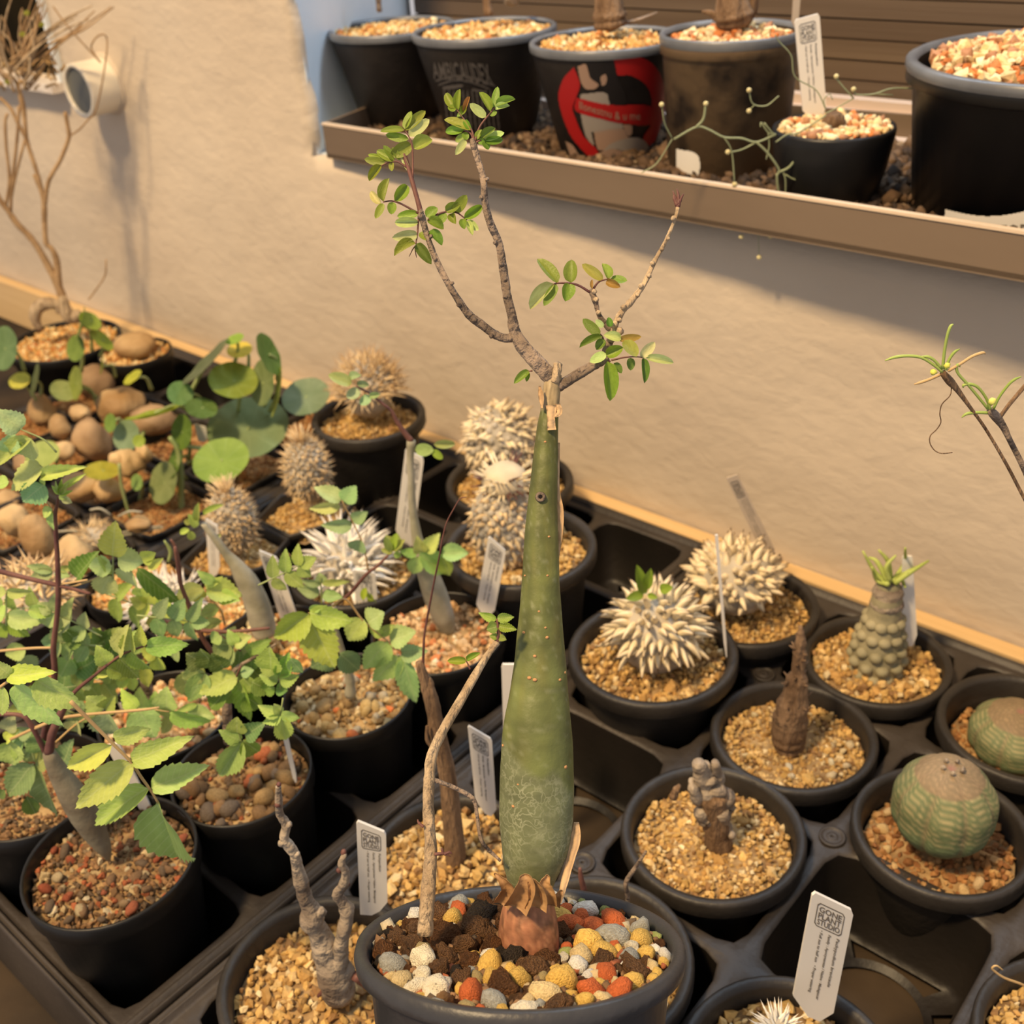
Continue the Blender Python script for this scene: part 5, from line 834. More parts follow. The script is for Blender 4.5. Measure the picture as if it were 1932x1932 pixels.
for (x, y, z, lab, px_, py_, s, m) in ((-3.4, -.94, .35, 'straw-coloured shaggy clump behind the thin red stem', 62, 1120, 31, M_tan), (-3.4, -.07, .35, 'shaggy white clump lying behind a pale tag', 312, 1140, 32, M_white)):
    t = sh(x, y, -.55, lab, 'potted_cactus'); pot(t, x, y, z, .4, 'thin', soil=-.1, pal='orange'); spiny(t, av(px_, py_, (x, y)), .22, .14, 170, .16, .011, M_greybody, m, lo=-.2, jit=.8, seed=s, droop=.6)
for (x, y, lab) in ((-4.25, -.07, 'far black pot of orange grit with no plant, in the middle tray'),): t = sh(x, y, -.55, lab); pot(t, x, y, .2, .38, 'thin', soil=-.08, pal='orange')
# ------------------------------------------------------------------ far tray: tubers and round-leaved vines
TG = 'tubers and vines in the far tray'; cells = {}
def cell(i, j, lab=None):
    if (i, j) not in cells:
        x, y = -8.35+(i+.5)*.87, -2.2+(j+.5)*.87; t = sh(x, y, -.55, lab, 'potted_tuber', TG); pot(t, x, y, .06, .40, 'square', soil=-.05, pal='rust', grain=.018, sides=32); cells[i, j] = t
    return cells[i, j]
names = {(1, 4): 'broad smooth tan tuber beside the little yellow leaf', (0, 4): 'brown rounded tuber behind the broad tan one', (0, 3): 'pale egg-shaped tuber at the far left of the tuber tray', (1, 3): 'small bumpy tan tuber between two larger ones', (2, 3): 'large lumpy brown tuber with a grey-green round leaf over it', (3, 3): 'knobbly orange-tan tuber clump below the small round leaf', (2, 2): 'tan tubers half hidden behind pale toothed leaves', (3, 2): 'low pale tuber showing in brown soil by the fuzzy tuft', (2, 1): 'tan tuber at the left edge behind the shrub leaves', (3, 1): 'two rounded tan tubers behind the thin red stem', (3, 4): 'vine with the largest round leaves, beside the wall', (2, 4): 'low brown tuber under the long yellow-green leaf', (1, 2): 'brown tuber in shade at the left edge', (3, 5): 'dark pot with a grey-green round leaf against the wall'}
def tub_(i, j, px_, py_, rx, ry, m=M_caudex, rough=.25, off=0, z=.10):
    t = cell(i, j, names.get((i, j), 'brown tuber in a square pot of the far tray')); x, y = t.org[:2]; A = az(px_, py_, z+.06); 
    A[0] = np.clip(A[0], x-.26, x+.26); A[1] = np.clip(A[1], y-.28, y+.28); A = av(px_, py_, A[:2]); s = 1/pxs(A); V = lumpy(lumpy(IC3[0], rough, 1.1, px_), rough*.4, 3.5, py_)*np.array([rx*s, rx*s*.9, ry*s*1.05])+A; return t.part('tuber', V, IC3[1], m)
for a in ((1, 4, 224, 765, 48, 32), (0, 4, 180, 725, 38, 32, M_caudex_d), (0, 3, 79, 773, 27, 26), (1, 3, 112, 806, 21, 23), (2, 3, 174, 833, 38, 38, M_caudex_d, .35), (3, 3, 246, 872, 26, 30, M_caudex, .5), (3, 3, 272, 858, 14, 18, M_caudex, .4), (3, 3, 222, 868, 16, 16), (2, 2, 150, 920, 36, 24), (2, 2, 205, 925, 30, 22), (3, 2, 262, 988, 26, 14), (2, 1, 25, 980, 32, 26), (1, 2, 14, 945, 28, 20), (1, 2, 60, 875, 34, 22, M_caudex_d), (3, 1, 68, 1012, 33, 42), (3, 1, 138, 1050, 40, 36), (2, 4, 290, 790, 44, 26, M_caudex_d), (2, 4, 150, 780, 20, 14), (3, 1, 90, 1075, 30, 16), (2, 3, 120, 850, 22, 16)): tub_(*a)
for k in ((3, 4), (3, 5)): cell(*k, names.get(k, ['dark pot of bare brown soil behind the dome-shaped tuber'][0]))
stones(cell(3, 4), cell(3, 4).org[0], cell(3, 4).org[1], .04, [(-.1, -.2, .05, (.7, .3, .1)), (0, -.25, .05, (.75, .35, .12)), (.08, -.18, .045, (.7, .3, .1)), (.15, -.1, .05, (.66, .3, .1))])
tu = cell(3, 2); A = av(178, 1015, tu.org[:2]); spiny(tu, A, .13, .10, 110, .13, .006, M_greybody, M_hair if False else M_tan, lo=-.1, jit=.7, seed=40)
for pts in ([(108, 1003), (140, 1002), (165, 1010)], [(230, 1005), (265, 998), (305, 992)], [(232, 1010), (270, 1003), (308, 995)], [(170, 962), (190, 960), (210, 972)], [(222, 975), (245, 965), (268, 966)]): stem(tu, tu.org[:2], pts, [2, 2.5, 1.5], M_greenstem, 'grassy_leaf', knob=0, sides=6)
# round leaves on thin stalks: centre, radii, turn, colour, owner
def rleaf(t, px_, py_, rx, ry, ang, col, base=None, off=0, tilt=0, plane=None):
    bq = plane or tuple(t.org[:2]); C_ = av(px_, py_, bq, off); s = 1/pxs(C_); a = math.radians(ang); ux = CX*math.cos(a)-CU*math.sin(a); uy = CX*math.sin(a)+CU*math.cos(a)
    k = min(1, ry/rx) if ry < rx else 1; mj = max(rx, ry); sg = 1
    if ry < rx: e1, e2, q = ux, uy, ry/rx
    else: e1, e2, q = uy, -ux, rx/ry
    th = math.acos(max(.12, q)); e2t = e2*math.cos(th)-CF*math.sin(th)*(1 if e2@CU > 0 else -1)*-1; nz = np.cross(e1, e2t)
    if nz@CF > 0: nz = -nz
    M = np.eye(4); M[:3, 0] = e1*mj*s*2; M[:3, 1] = e2t*mj*s*2; M[:3, 2] = nz*mj*s*1.6; M[:3, 3] = C_; o = t.inst('round_leaf', LV['round'][0], M, color=col)
    if base is not None:
        B = av(base[0], base[1], bq, off*.3); mid = (C_+B)/2+np.array([.05, 0, .04]); t.part('leaf_stalk', *tube([B+HF*.25, mid+HF*.2, C_+CF*.03], [.020, .015, .010], 6, 5), M_green)
vb = (-4.9, 1.6); V1 = cell(3, 4)
RD = (.13, .22, .10); RG = (.28, .36, .07); RB = (.24, .32, .20); RY = (.56, .54, .06)
for a in ((468, 806, 77, 62, 0, (.22, .30, .15), (400, 930), .1), (417, 868, 54, 44, -8, (.26, .38, .07), (345, 900), -.75), (308, 911, 33, 41, 10, (.25, .30, .12), (340, 930), -.3), (440, 717, 46, 36, 20, (.26, .32, .05), (440, 800), .1), (340, 742, 22, 24, -30, (.14, .26, .08), (380, 800), 0), (343, 815, 26, 34, 0, (.13, .22, .03), (345, 900), -.2), (577, 748, 46, 38, -10, (.22, .29, .17), (545, 800), .1), (495, 722, 30, 44, 0, (.22, .28, .12), (490, 790), .1), (522, 740, 14, 48, 10, (.32, .38, .06), (500, 800), .0), (507, 668, 12, 42, -18, (.14, .24, .05), (515, 740), .1), (452, 660, 24, 18, 0, (.72, .55, .08), (460, 720), .3), (443, 640, 18, 12, -20, (.28, .42, .06), (430, 720), .2), (290, 778, 56, 13, -14, (.30, .38, .03), (345, 800), -.1), (388, 683, 62, 11, -46, (.42, .46, .30), (350, 760), .1), (380, 770, 30, 20, 20, (.12, .20, .05), (380, 800), -.1), (330, 870, 20, 34, 20, (.14, .24, .04), (345, 900), -.2)): rleaf(V1, *a[:7], off=a[7], plane=vb)
stem(V1, vb, [(345, 1000), (342, 940), (341, 890), (336, 850), (320, 825)], [6, 6, 6, 5, 4], M_green, 'vine_stem', knob=0, off=-.25); stem(V1, vb, [(345, 842), (375, 845), (400, 850)], [4, 4, 3], M_green, 'vine_stem', knob=0, off=-.2)
def owner(i, j): return cell(i, j)
for a in ((2, 3, 238, 822, 29, 31, 0, (.24, .34, .20), (212, 870)), (2, 3, 208, 798, 15, 18, 0, (.20, .32, .06), (214, 830)), (3, 3, 258, 910, 14, 16, 0, (.26, .40, .12), (250, 975)), (2, 2, 192, 888, 32, 18, 10, (.42, .38, .04), (192, 940)), (2, 2, 80, 857, 32, 27, 0, (.38, .46, .13), (90, 900)), (1, 4, 143, 723, 22, 32, 0, (.28, .34, .08), (172, 790)), (1, 4, 119, 737, 24, 17, 45, (.36, .42, .16), (170, 770)), (1, 4, 143, 657, 22, 25, 0, (.20, .29, .06), (140, 720)), (0, 3, 66, 717, 9, 33, 12, (.28, .34, .18), (60, 780)), (0, 3, 37, 718, 20, 17, 0, (.62, .58, .10), (68, 830)), (0, 3, 7, 657, 36, 42, 0, (.16, .26, .11), (30, 720)), (1, 4, 250, 712, 20, 13, -35, (.50, .52, .06), (275, 755)), (1, 4, 192, 690, 5, 18, 8, (.38, .42, .10), (205, 730)), (1, 4, 152, 612, 14, 34, 14, (.22, .30, .08), (160, 680)), (1, 4, 170, 605, 22, 12, 50, (.28, .36, .05), (165, 650)), (1, 4, 192, 641, 26, 8, 52, (.26, .34, .04), (176, 690)), (2, 2, 262, 832, 12, 12, 0, (.34, .44, .06), (250, 850))): rleaf(owner(a[0], a[1]), *a[2:], off=-.05)
stem(cell(2, 2), cell(2, 2).org[:2], [(225, 875), (228, 910), (235, 940), (246, 978)], 3, M_green, 'vine_stem', knob=0, off=-.1)
# wide pot with the bare twiggy tree, and its neighbours by the wall
t = sh(-8.95, 2.1, -.6, 'bare twiggy tree with a looping pale root in the wide pot by the wall', 'potted_tree', TG)
pot(t, -8.95, 2.1, .35, .62, 'thin', zb=-.6, soil=-.05, pal='orange', grain=.022)
b = (-8.9, 2.1)
stem(t, b, [(75, 622), (66, 600), (72, 580), (90, 572), (108, 576), (112, 590)], [6, 10, 12, 12, 9, 6], M_pale, 'looping_root', knob=.03, off=-.1); stem(t, b, [(118, 560), (124, 585), (134, 600), (150, 590)], [8, 12, 12, 8], M_pale, 'root', off=-.1)
tk = stem(t, b, [(124, 592), (120, 570), (114, 550), (104, 528), (90, 500), (68, 462), (50, 440), (33, 423), (14, 396), (0, 377), (-14, 350)], [9, 9, 8, 7, 7, 6, 6, 6, 5, 5, 5], M_twig, knob=.05)
tk2 = stem(t, b, [(118, 565), (112, 545), (107, 493), (98, 470), (87, 458), (84, 420), (83, 383), (76, 350), (68, 320), (58, 290), (50, 262), (47, 230), (43, 200), (33, 160)], [7, 6.5, 6, 5, 5, 5, 5, 4.5, 4, 4, 4, 4, 5, 4], M_twig, knob=.05)
for pts, r in (([(84, 390), (90, 347), (100, 325), (112, 305), (122, 282), (130, 258), (128, 240), (123, 212)], 4), ([(130, 258), (150, 244), (167, 225), (180, 210), (192, 160), (202, 90), (198, 66), (182, 70), (172, 88), (180, 105), (190, 118)], 1.6), ([(190, 118), (150, 75), (120, 40), (100, 12)], 1.5), ([(20, 400), (22, 350), (28, 300), (33, 250), (36, 200)], 3), ([(10, 395), (18, 340), (12, 280), (10, 230), (14, 215)], 3), ([(50, 262), (35, 235), (20, 205), (0, 185)], 3.5), ([(84, 380), (70, 345), (64, 330)], 3), ([(167, 565), (180, 548), (198, 520), (200, 490)], 1.5), ([(48, 260), (30, 330), (20, 380)], 2.5)): stem(t, b, pts, r, M_twig, 'branch', parent=tk2, knob=.04, sides=7)
rt = np.random.default_rng(77)
for k in range(46):
    x, y = rt.uniform(0, 60), rt.uniform(110, 175); pts = [(x, y)]; dx = rt.normal(.2, .55); 
    for q in range(3): dx += rt.normal(0, .35); x += dx*30; y -= rt.uniform(20, 45); pts.append((x, y))
    stem(t, b, pts, [2.6, 2.2, 1.8, 1.2], M_pale if k % 2 else M_twig, 'twig', parent=tk2, knob=.08, sides=6, off=rt.uniform(-.25, .25))
for k in range(22):
    x, y = rt.uniform(5, 115), rt.uniform(120, 172); pts = [(x, y), (x+rt.uniform(-20, 20), y-rt.uniform(5, 18)), (x+rt.uniform(-30, 30), y-rt.uniform(-4, 26))]; stem(t, b, pts, [2.4, 2, 1.2], M_rachis, 'twig', parent=tk2, knob=.1, sides=5, off=rt.uniform(-.2, .2))
for (x, y) in ((48, 20), (76, 42), (40, 60), (12, 150)): A = av(x, y, b, -.1); place(t, 'leaf', LV['oval'][0], A, av(x+5, y+9, b, -.1), .06, tk2, (.36, .38, .06))
t = sh(-7.93, 2.36, -.55, 'single smooth dome-shaped tan tuber on orange grit, in the round pot by the batten', 'potted_tuber', TG)
pot(t, -7.93, 2.36, .35, .39, 'thin', soil=-.05, pal='orange', grain=.022, zb=-.55); A = av(254, 651, (-7.93, 2.36)); V = lumpy(IC3[0], .10, 1.3, 3); V[:, 2] -= .18*np.exp(-8*(V[:, 0]**2+V[:, 1]**2))*(V[:, 2] > 0); t.part('tuber', V*np.array([.24, .22, .125])+A, IC3[1], M_caudex)
t = sh(-9.35, .8, -.6, 'pot heaped with pale brown gravel at the very left edge', 'potted_tuber', TG); pot(t, -9.35, .8, .25, .45, 'thin', zb=-.6, soil=-.03, pal='orange', grain=.022, mound=.12)
# ------------------------------------------------------------------ plant tags
def textmesh(s, bold=False):
    cu = bpy.data.curves.new('lettering', 'FONT'); cu.body = s; cu.resolution_u = 2
    if bold: cu.offset = .02
    o = bpy.data.objects.new('lettering_source', cu); sc.collection.objects.link(o); bpy.context.view_layer.update(); dg = bpy.context.evaluated_depsgraph_get(); me = bpy.data.meshes.new_from_object(o.evaluated_get(dg)); bpy.data.objects.remove(o)
    V = np.array([v.co[:] for v in me.vertices]); Fs = [list(p.vertices) for p in me.polygons]; bpy.data.meshes.remove(me); bpy.data.curves.remove(cu)
    V -= V.min(0); return V[:, :2], Fs
TXC = {}
def txt(s, bold=False):
    if (s, bold) not in TXC: TXC[s, bold] = textmesh(s, bold)
    return TXC[s, bold]
def tag(label, cor, b, off=0, line1=None, face=True, m=None, thick=.014, tip=True, fn=None, ink=None, mirror=False, logo=True):
    f = fn or (lambda x, y: av(x, y, b, off)); tl, tr, br, bl_ = [f(*c) for c in cor]; t = Thing('plant_tag', label, 'plant tag', (bl_+br)/2, 'plastic plant tags'); ink = ink or M_ink
    nrm = np.cross(tr-tl, bl_-tl); nrm /= np.linalg.norm(nrm)
    if nrm@CF < 0: nrm = -nrm
    def P(u, v, d=0): return (tl*(1-u)+tr*u)*(1-v)+(bl_*(1-u)+br*u)*v-nrm*d
    out = [(0, .03), (.06, 0), (.94, 0), (1, .03), (1, .93), (.72, 1.06 if tip else 1), (.42, 1.06 if tip else 1), (0, .93)] 
    V, Fs = prism([P(u, v) for u, v in out], nrm*thick); t.part('tag_blade', V, Fs, m or M_tag, smooth=False)
    if not face: return t
    def frame(u0, v0, u1, v1, w_): 
        au = w_; avv = w_*.38; A_ = [(u0+.06, v0), (u1-.06, v0), (u1, v0+.02), (u1, v1-.02), (u1-.06, v1), (u0+.06, v1), (u0, v1-.02), (u0, v0+.02)]; B_ = [(u0+.07, v0+avv), (u1-.07, v0+avv), (u1-au, v0+.02+avv), (u1-au, v1-.02-avv), (u1-.07, v1-avv), (u0+.07, v1-avv), (u0+au, v1-.02-avv), (u0+au, v0+.02+avv)]
        V = [P(u, v, .0015) for u, v in A_+B_]; t.part('printed_frame', V, [[i, (i+1) % 8, 8+(i+1) % 8, 8+i] for i in range(8)], ink, smooth=False)
    frame(.15, .055, .82, .25, .022)
    VV = []; FF = []; o = 0
    if logo:
        for s, v0, v1 in (('GONE', .078, .125), ('PLANT', .13, .177), ('STUDIO', .182, .23)):
            V2, F2 = txt(s, True); w_, h_ = V2.max(0); VV += [P(.21+.55*x/w_, v1-(v1-v0)*y/h_, .0022) for x, y in V2]; FF += [[i+o for i in q] for q in F2]; o += len(V2)
    for s, u0, hu, v0, v1 in ((line1 or 'Pachypodium', .70, .10, .275, .275+(.020*len(line1 or 'Pachypodium'))), ('Family : Apocynaceae / Native : Madagascar', .50, .09, .275, .87), ('\u2022 Full sun to half sun   \u2022 Proper watering', .30, .09, .265, .83)):
        V2, F2 = txt(s, True); w_, h_ = V2.max(0); VV += [P(u0+hu*y/h_, v0+(v1-v0)*x/w_, .0022) for x, y in V2]; FF += [[i+o for i in q] for q in F2]; o += len(V2)
    t.part('lettering', VV, FF, ink, smooth=False); return t
tag('clean white tag in the near pot, tall against the empty cell', [(1534, 1683), (1611, 1720), (1570, 1925), (1494, 1893)], (1.52, -.2), line1='Pachypodium brevicaule')
tag('white tag standing beside the gnarled grey stems', [(672, 1549), (728, 1572), (731, 1712), (680, 1738)], (-.3, -1.15), tip=False)
tag('narrow tag leaning in the beige gravel between the brown stem and the green trunk', [(882, 1369), (928, 1396), (937, 1537), (898, 1520)], (-.45, -.2), ink=M_ink2)
tag('white tag edge peeping out behind the green trunk', [(946, 1254), (985, 1254), (985, 1450), (952, 1450)], (-.7, .1), face=False)
tag('short white tag before the woolly-capped plant, in pink grit', [(922, 1012), (955, 1040), (932, 1160), (897, 1150)], (-1.5, .9), ink=M_ink2)
tag('tall white tag behind the cut-topped bottle stem', [(765, 846), (800, 866), (777, 1040), (745, 1010)], (-2.5, 1.5), face=True, ink=M_ink2)
tag('white tag leaning left beside the smooth swollen stem', [(487, 1038), (523, 1053), (563, 1170), (531, 1175)], (-2.5, .25), ink=M_ink2)
tag('grey tag half hidden behind the smooth swollen stem', [(387, 978), (411, 993), (415, 1075), (395, 1088)], (-3.35, .45), ink=M_ink2)
tag('upright white tag in front of the white spidery ball', [(664, 1075), (708, 1081), (715, 1165), (676, 1168)], (-2.55, .55), ink=M_ink2)
tag('pale tag lying flat among the leaves by the shaggy white clump', [(322, 1140), (362, 1158), (358, 1172), (326, 1166)], (-3.2, -.2), face=False)
tag('long tag leaning over the front pot under the toothed leaf', [(200, 1408), (224, 1402), (288, 1530), (270, 1540)], (-1.9, -1.45), face=False)
tag('thin grey tag seen from its side in the pot of large pebbles', [(532, 1385), (541, 1384), (560, 1470), (554, 1474)], (-1.4, -.85), face=False)
tag('tiny white tag between the round leaves', [(366, 800), (388, 806), (392, 830), (374, 834)], (-4.9, 1.5), face=False, off=.1)
tag('clear plastic tag leaning against the wall behind the cream star ball', [(1370, 903), (1392, 896), (1466, 1045), (1442, 1052)], (-.25, 2.75), ink=M_ink2, m=mat('frosted_tag', (.50, .42, .34), None, .35))
tag('thin tag seen on edge between the two spiny balls', [(1349, 1010), (1355, 1010), (1372, 1228), (1367, 1228)], (-.14, 1.45), face=False, thick=.01)
tag('blank white tag behind the cone-shaped knobbly stem', [(1703, 1050), (1722, 1050), (1731, 1208), (1701, 1212)], (.8, 2.62), face=False)
# ------------------------------------------------------------------ wall fittings
pp = Thing('pipe_outlet', 'short cream plastic pipe end with a dark opening jutting from the wall', 'pipe', (-9.3, 3.3, 2.72))
A = ay(188, 166, 3.3); Bq = A.copy(); Bq[1] = 2.62; ax_ = np.array([0, -1, 0]); Mp = np.stack([np.array([1, 0, 0]), np.array([0, 0, 1]), ax_], 1)
B0 = ay(147, 172, 2.93)
V, Fs = lathe([(.275, -.45), (.275, -.02), (.27, 0), (.235, 0), (.23, -.02), (.23, -.10)], 40, Mp, B0, False); pp.part('pipe', V, Fs, M_pvc); V, Fs = lathe([(.001, -.03), (.231, -.03)], 40, Mp, B0, False); pp.part('end_cap', V, Fs, M_grey)
V, Fs = lathe([(.27, -.46), (.31, -.42), (.33, -.36), (.275, -.33)], 30, Mp, B0, False); pp.part('wall_collar', V, Fs, M_wall)
# ------------------------------------------------------------------ shelf box
S0 = np.array([-5.29, 3.25, 2.52]); S1 = np.array([.95, 2.80, 2.68]); dS = (S1-S0)/6.24; E1 = S0+dS*9.2; LE = np.array([-5.75, 5.2, 2.52]); RE = np.array([3.9, 5.2, E1[2]]); Z_ = np.array([0, 0, 1.])
sx = Thing('shelf_tray', 'long brown aluminium tray on the window sill holding the seven large pots', 'shelf', S0)
hgt = lambda P: .30-.03*(P[0]+5.3)/6
nL = np.array([-dS[1], dS[0], 0]); nL = nL/np.linalg.norm(nL)*-1
def wallbox(A, B, th): 
    d = B-A; n_ = np.array([-d[1], d[0], 0]); n_ = n_/np.linalg.norm(n_)*th
    V = [A, B, B+n_, A+n_]; V = V+[p+Z_*(hgt(p)) for p in V]; return np.array(V), [[0, 3, 2, 1], [4, 5, 6, 7], [0, 1, 5, 4], [1, 2, 6, 5], [2, 3, 7, 6], [3, 0, 4, 7]]
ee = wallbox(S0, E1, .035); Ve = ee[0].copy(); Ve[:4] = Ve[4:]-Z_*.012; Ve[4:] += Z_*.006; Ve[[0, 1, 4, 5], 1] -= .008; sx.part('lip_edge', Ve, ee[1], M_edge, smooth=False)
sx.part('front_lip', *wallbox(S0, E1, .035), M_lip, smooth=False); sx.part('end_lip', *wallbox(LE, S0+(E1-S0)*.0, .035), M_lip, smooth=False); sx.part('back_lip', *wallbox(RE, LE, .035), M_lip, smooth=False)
sx.part('bottom', *prism([S0+Z_*.01, E1+Z_*.01, RE+Z_*.01, LE+Z_*.01], Z_*.03), M_lip, smooth=False)
rng = np.random.default_rng(5); n_ = 6800; u, v = rng.uniform(.005, .97, n_), rng.uniform(.01, .9, n_)
P = ((S0*(1-u[:, None])+E1*u[:, None])*(1-v[:, None])+(LE*(1-u[:, None])+RE*u[:, None])*v[:, None]); P[:, 1] += .05; P[:, 2] += .07+rng.uniform(0, .05, n_); P[:, 0] += .04
P = P[P[:, 0] > -5.3-.2*(P[:, 1]-3.2)+.1]
V, Fs, C = grains(P, .040, pick('bark', len(P), rng), rng); solo('bark_chips', V, Fs, M_grit, 'loose dark bark chips covering the floor of the aluminium shelf tray', 'bark chips', kind='stuff', smooth=True, col=C)
# shelf pots
SG = 'large pots on the window shelf'
def spot(x, y, z, r, lab, style, pal, zb=2.63, nm='potted_tree', soil=-.05, mound=.03, grain=.024): t = Thing(nm, lab, 'potted plant', (x, y, zb), SG); p_ = pot(t, x, y, z, r, style, zb=zb, soil=soil, pal=pal, grain=grain, mound=mound); p_.data.materials[0] = M_shelfpot; V, Fs = lathe([(r*1.003, -.05), (r*1.012, -.03), (r*1.01, .004), (r*.985, .016), (r*.95, .012), (r*.935, -.02)], 56, None, (x, y, z), False); t.part('rim', V, Fs, M_rim); return t, p_
def rb_of(r, z, zb): return r*.72
def surf(x, y, zr, r, zb, k=.64):        # line of sight to the tapered side of a pot
    def f(px_, py_, o=.006):
        d = ray(px_, py_); s = 4.0
        z = (zr+zb)/2
        for _ in range(12):
            t0, t1, r0 = (.03, .03, .985) if k < .8 else (.03, .12, .955); R = r*k+(r*r0-r*k)*(z-zb-t0)/(zr-t1-zb-t0)+o; cx_, cy_ = CP[0]-x, CP[1]-y; a = d[0]**2+d[1]**2; b_ = 2*(cx_*d[0]+cy_*d[1]); c_ = cx_*cx_+cy_*cy_-R*R; D = max(b_*b_-4*a*c_, 0); s = (-b_-math.sqrt(D))/(2*a); z = CP[2]+s*d[2]
        return CP+d*s
    return f
def inpoly(x, y, P):
    c = False; j = len(P)-1
    for i in range(len(P)):
        if (P[i][1] > y) != (P[j][1] > y) and x < (P[j][0]-P[i][0])*(y-P[i][1])/(P[j][1]-P[i][1])+P[i][0]: c = not c
        j = i
    return c
def decal(t, name, poly, f, m, par, o=.006, st=2.0):
    P = smooth_path(np.array(poly+[poly[0]], float), 4)[:, :2].tolist(); X = [p[0] for p in P]; Y = [p[1] for p in P]; idx = {}; V = []; Fs = []
    nx, ny = int((max(X)-min(X))/st)+1, int((max(Y)-min(Y))/st)+1
    def vt(i, j):
        if (i, j) not in idx: idx[i, j] = len(V); V.append(f(min(X)+i*st, min(Y)+j*st, o))
        return idx[i, j]
    for i in range(nx):
        for j in range(ny):
            if inpoly(min(X)+(i+.5)*st, min(Y)+(j+.5)*st, P): Fs.append([vt(i, j), vt(i+1, j), vt(i+1, j+1), vt(i, j+1)])
    if Fs: t.part(name, V, Fs, m, parent=par)
def dtext(t, s, f, par, m, fx, o=.012, nm='lettering', bold=False):
    V2, F2 = txt(s, bold); w_, h_ = V2.max(0); t.part(nm, [f(*fx(x/w_, y/h_), o) for x, y in V2], F2, m, parent=par, smooth=False)
t, po = spot(-5.38, 4.30, 3.45, .585, 'plain black pot with one thin stem, first on the shelf by the pale reveal', 'shelf', 'orange')
stem(t, (-5.38, 4.35), [(716, 22), (714, 0), (712, -60)], [5, 5, 4], M_bark)
t, po = spot(-4.16, 4.22, 3.5, .61, 'black pot printed with faded grey arched lettering, second on the shelf', 'shelf', 'orange')
stem(t, (-4.1, 4.3), [(922, 28), (918, 0), (914, -70)], [9, 8, 6], M_brown); stem(t, (-4.1, 4.5), [(965, 8), (966, -40)], [14, 12], M_gnarl)
f = surf(-4.16, 4.22, 3.5, .61, 2.63); zz2 = zm(760, 60, 8.05)
dtext(t, 'AMBICAUDEX', f, po, M_greyp, lambda u, v: zz2(470+860*u+v*-40+ (1-v)*60*u, 470+60*math.sin(math.pi*u)*-0.3+90*u*(1-v)+(1-v)*(250+0*u)+20*u), bold=True)
for a in ([(500, 730), (800, 660), (1100, 690), (1380, 800), (1380, 830), (1100, 720), (800, 690), (510, 760)], [(550, 790), (800, 720), (1050, 760), (1300, 850), (1290, 870), (1050, 785), (800, 745), (560, 815)], [(600, 830), (880, 800), (900, 840), (640, 880)], [(1060, 860), (1240, 900), (1240, 930), (1070, 900)]): decal(t, 'printed_arc', [zz2(*p) for p in a], f, M_greyp, po, .008, 1.2)
for k in range(12): x = 620+70*k; decal(t, 'printed_stroke', [zz2(x, 900+30*(k % 3)), zz2(x+22, 900), zz2(x+60+22, 1480), zz2(x+60, 1480)], f, M_greyp, po, .007, 1.4)
t, po = spot(-2.82, 4.14, 3.5, .59, 'black pot printed with a red ring and a dark-haired seated figure, third on the shelf', 'shelf', 'orange')
stem(t, (-2.82, 4.2), [(1152, 50), (1150, 30), (1148, 0), (1140, -60)], [30, 32, 26, 22], M_brown, 'caudex', knob=.08); stem(t, (-2.82, 4.2), [(1165, 46), (1195, 40), (1240, 24)], [5, 3, 2], M_bark, 'root')
f = surf(-2.82, 4.14, 3.5, .59, 2.63); z3 = zm(980, 60, 6.44)
for nm, m_, o_, a in (('red_ring', M_red, .006, [(660, 430), (540, 560), (475, 750), (500, 950), (590, 1200), (700, 1370), (930, 1590), (975, 1570), (940, 1430), (780, 1270), (680, 1050), (650, 900), (735, 650)]), ('red_ring', M_red, .006, [(1115, 292), (1400, 288), (1640, 410), (1770, 680), (1770, 950), (1690, 1230), (1600, 1380), (1500, 1290), (1590, 1130), (1610, 850), (1540, 650), (1350, 530), (1180, 520)]),
                      ('figure_hair', M_black, .008, [(700, 400), (760, 310), (1110, 300), (1190, 550), (1310, 850), (1100, 900), (1060, 760), (960, 640), (860, 560), (820, 400)]), ('figure_face', M_skin, .009, [(708, 420), (810, 400), (860, 560), (960, 640), (900, 700), (800, 690), (740, 590)]), ('figure_ear', M_skin, .009, [(985, 545), (1050, 520), (1055, 620), (1000, 650)]), ('figure_top', M_whitep, .009, [(740, 760), (1040, 740), (1100, 880), (1260, 1160), (1100, 1195), (880, 1215), (760, 960)]), ('figure_arm', M_whitep, .0095, [(740, 985), (830, 1000), (880, 1250), (905, 1385), (820, 1290), (780, 1180)]), ('figure_waist', M_skin, .009, [(905, 1215), (1235, 1170), (1310, 1270), (1350, 1320), (1020, 1440), (940, 1400)]), ('figure_arm', M_skin, .0095, [(1255, 1130), (1365, 1140), (1362, 1250), (1310, 1255)]), ('figure_shorts', M_whitep, .010, [(1000, 1470), (1130, 1350), (1450, 1285), (1600, 1450), (1570, 1555), (1420, 1540), (1200, 1430)]), ('figure_leg', M_skin, .0105, [(840, 1560), (990, 1460), (1180, 1430), (1430, 1545), (1400, 1595), (1250, 1640), (960, 1640)]), ('figure_leg', M_skin, .009, [(560, 1330), (650, 1385), (745, 1560), (640, 1545)]),
                      ('red_band', M_red, .011, [(690, 800), (1100, 890), (1600, 905), (1600, 1125), (1250, 1112), (1000, 1060), (690, 965)])): decal(t, nm, [z3(*p) for p in a], f, m_, po, o_, 1.5)
dtext(t, 'Ilonestnu & u me', f, po, M_skin, lambda u, v: z3(730+740*u, 940+130*min(u*1.6, 1)-95*v), .015)
t, po = spot(-1.68, 4.08, 3.62, .50, 'mottled brown patterned pot with a small white sticker, fourth on the shelf', 'straight', 'creamred', grain=.027)
po.data.materials[0] = M_pattern
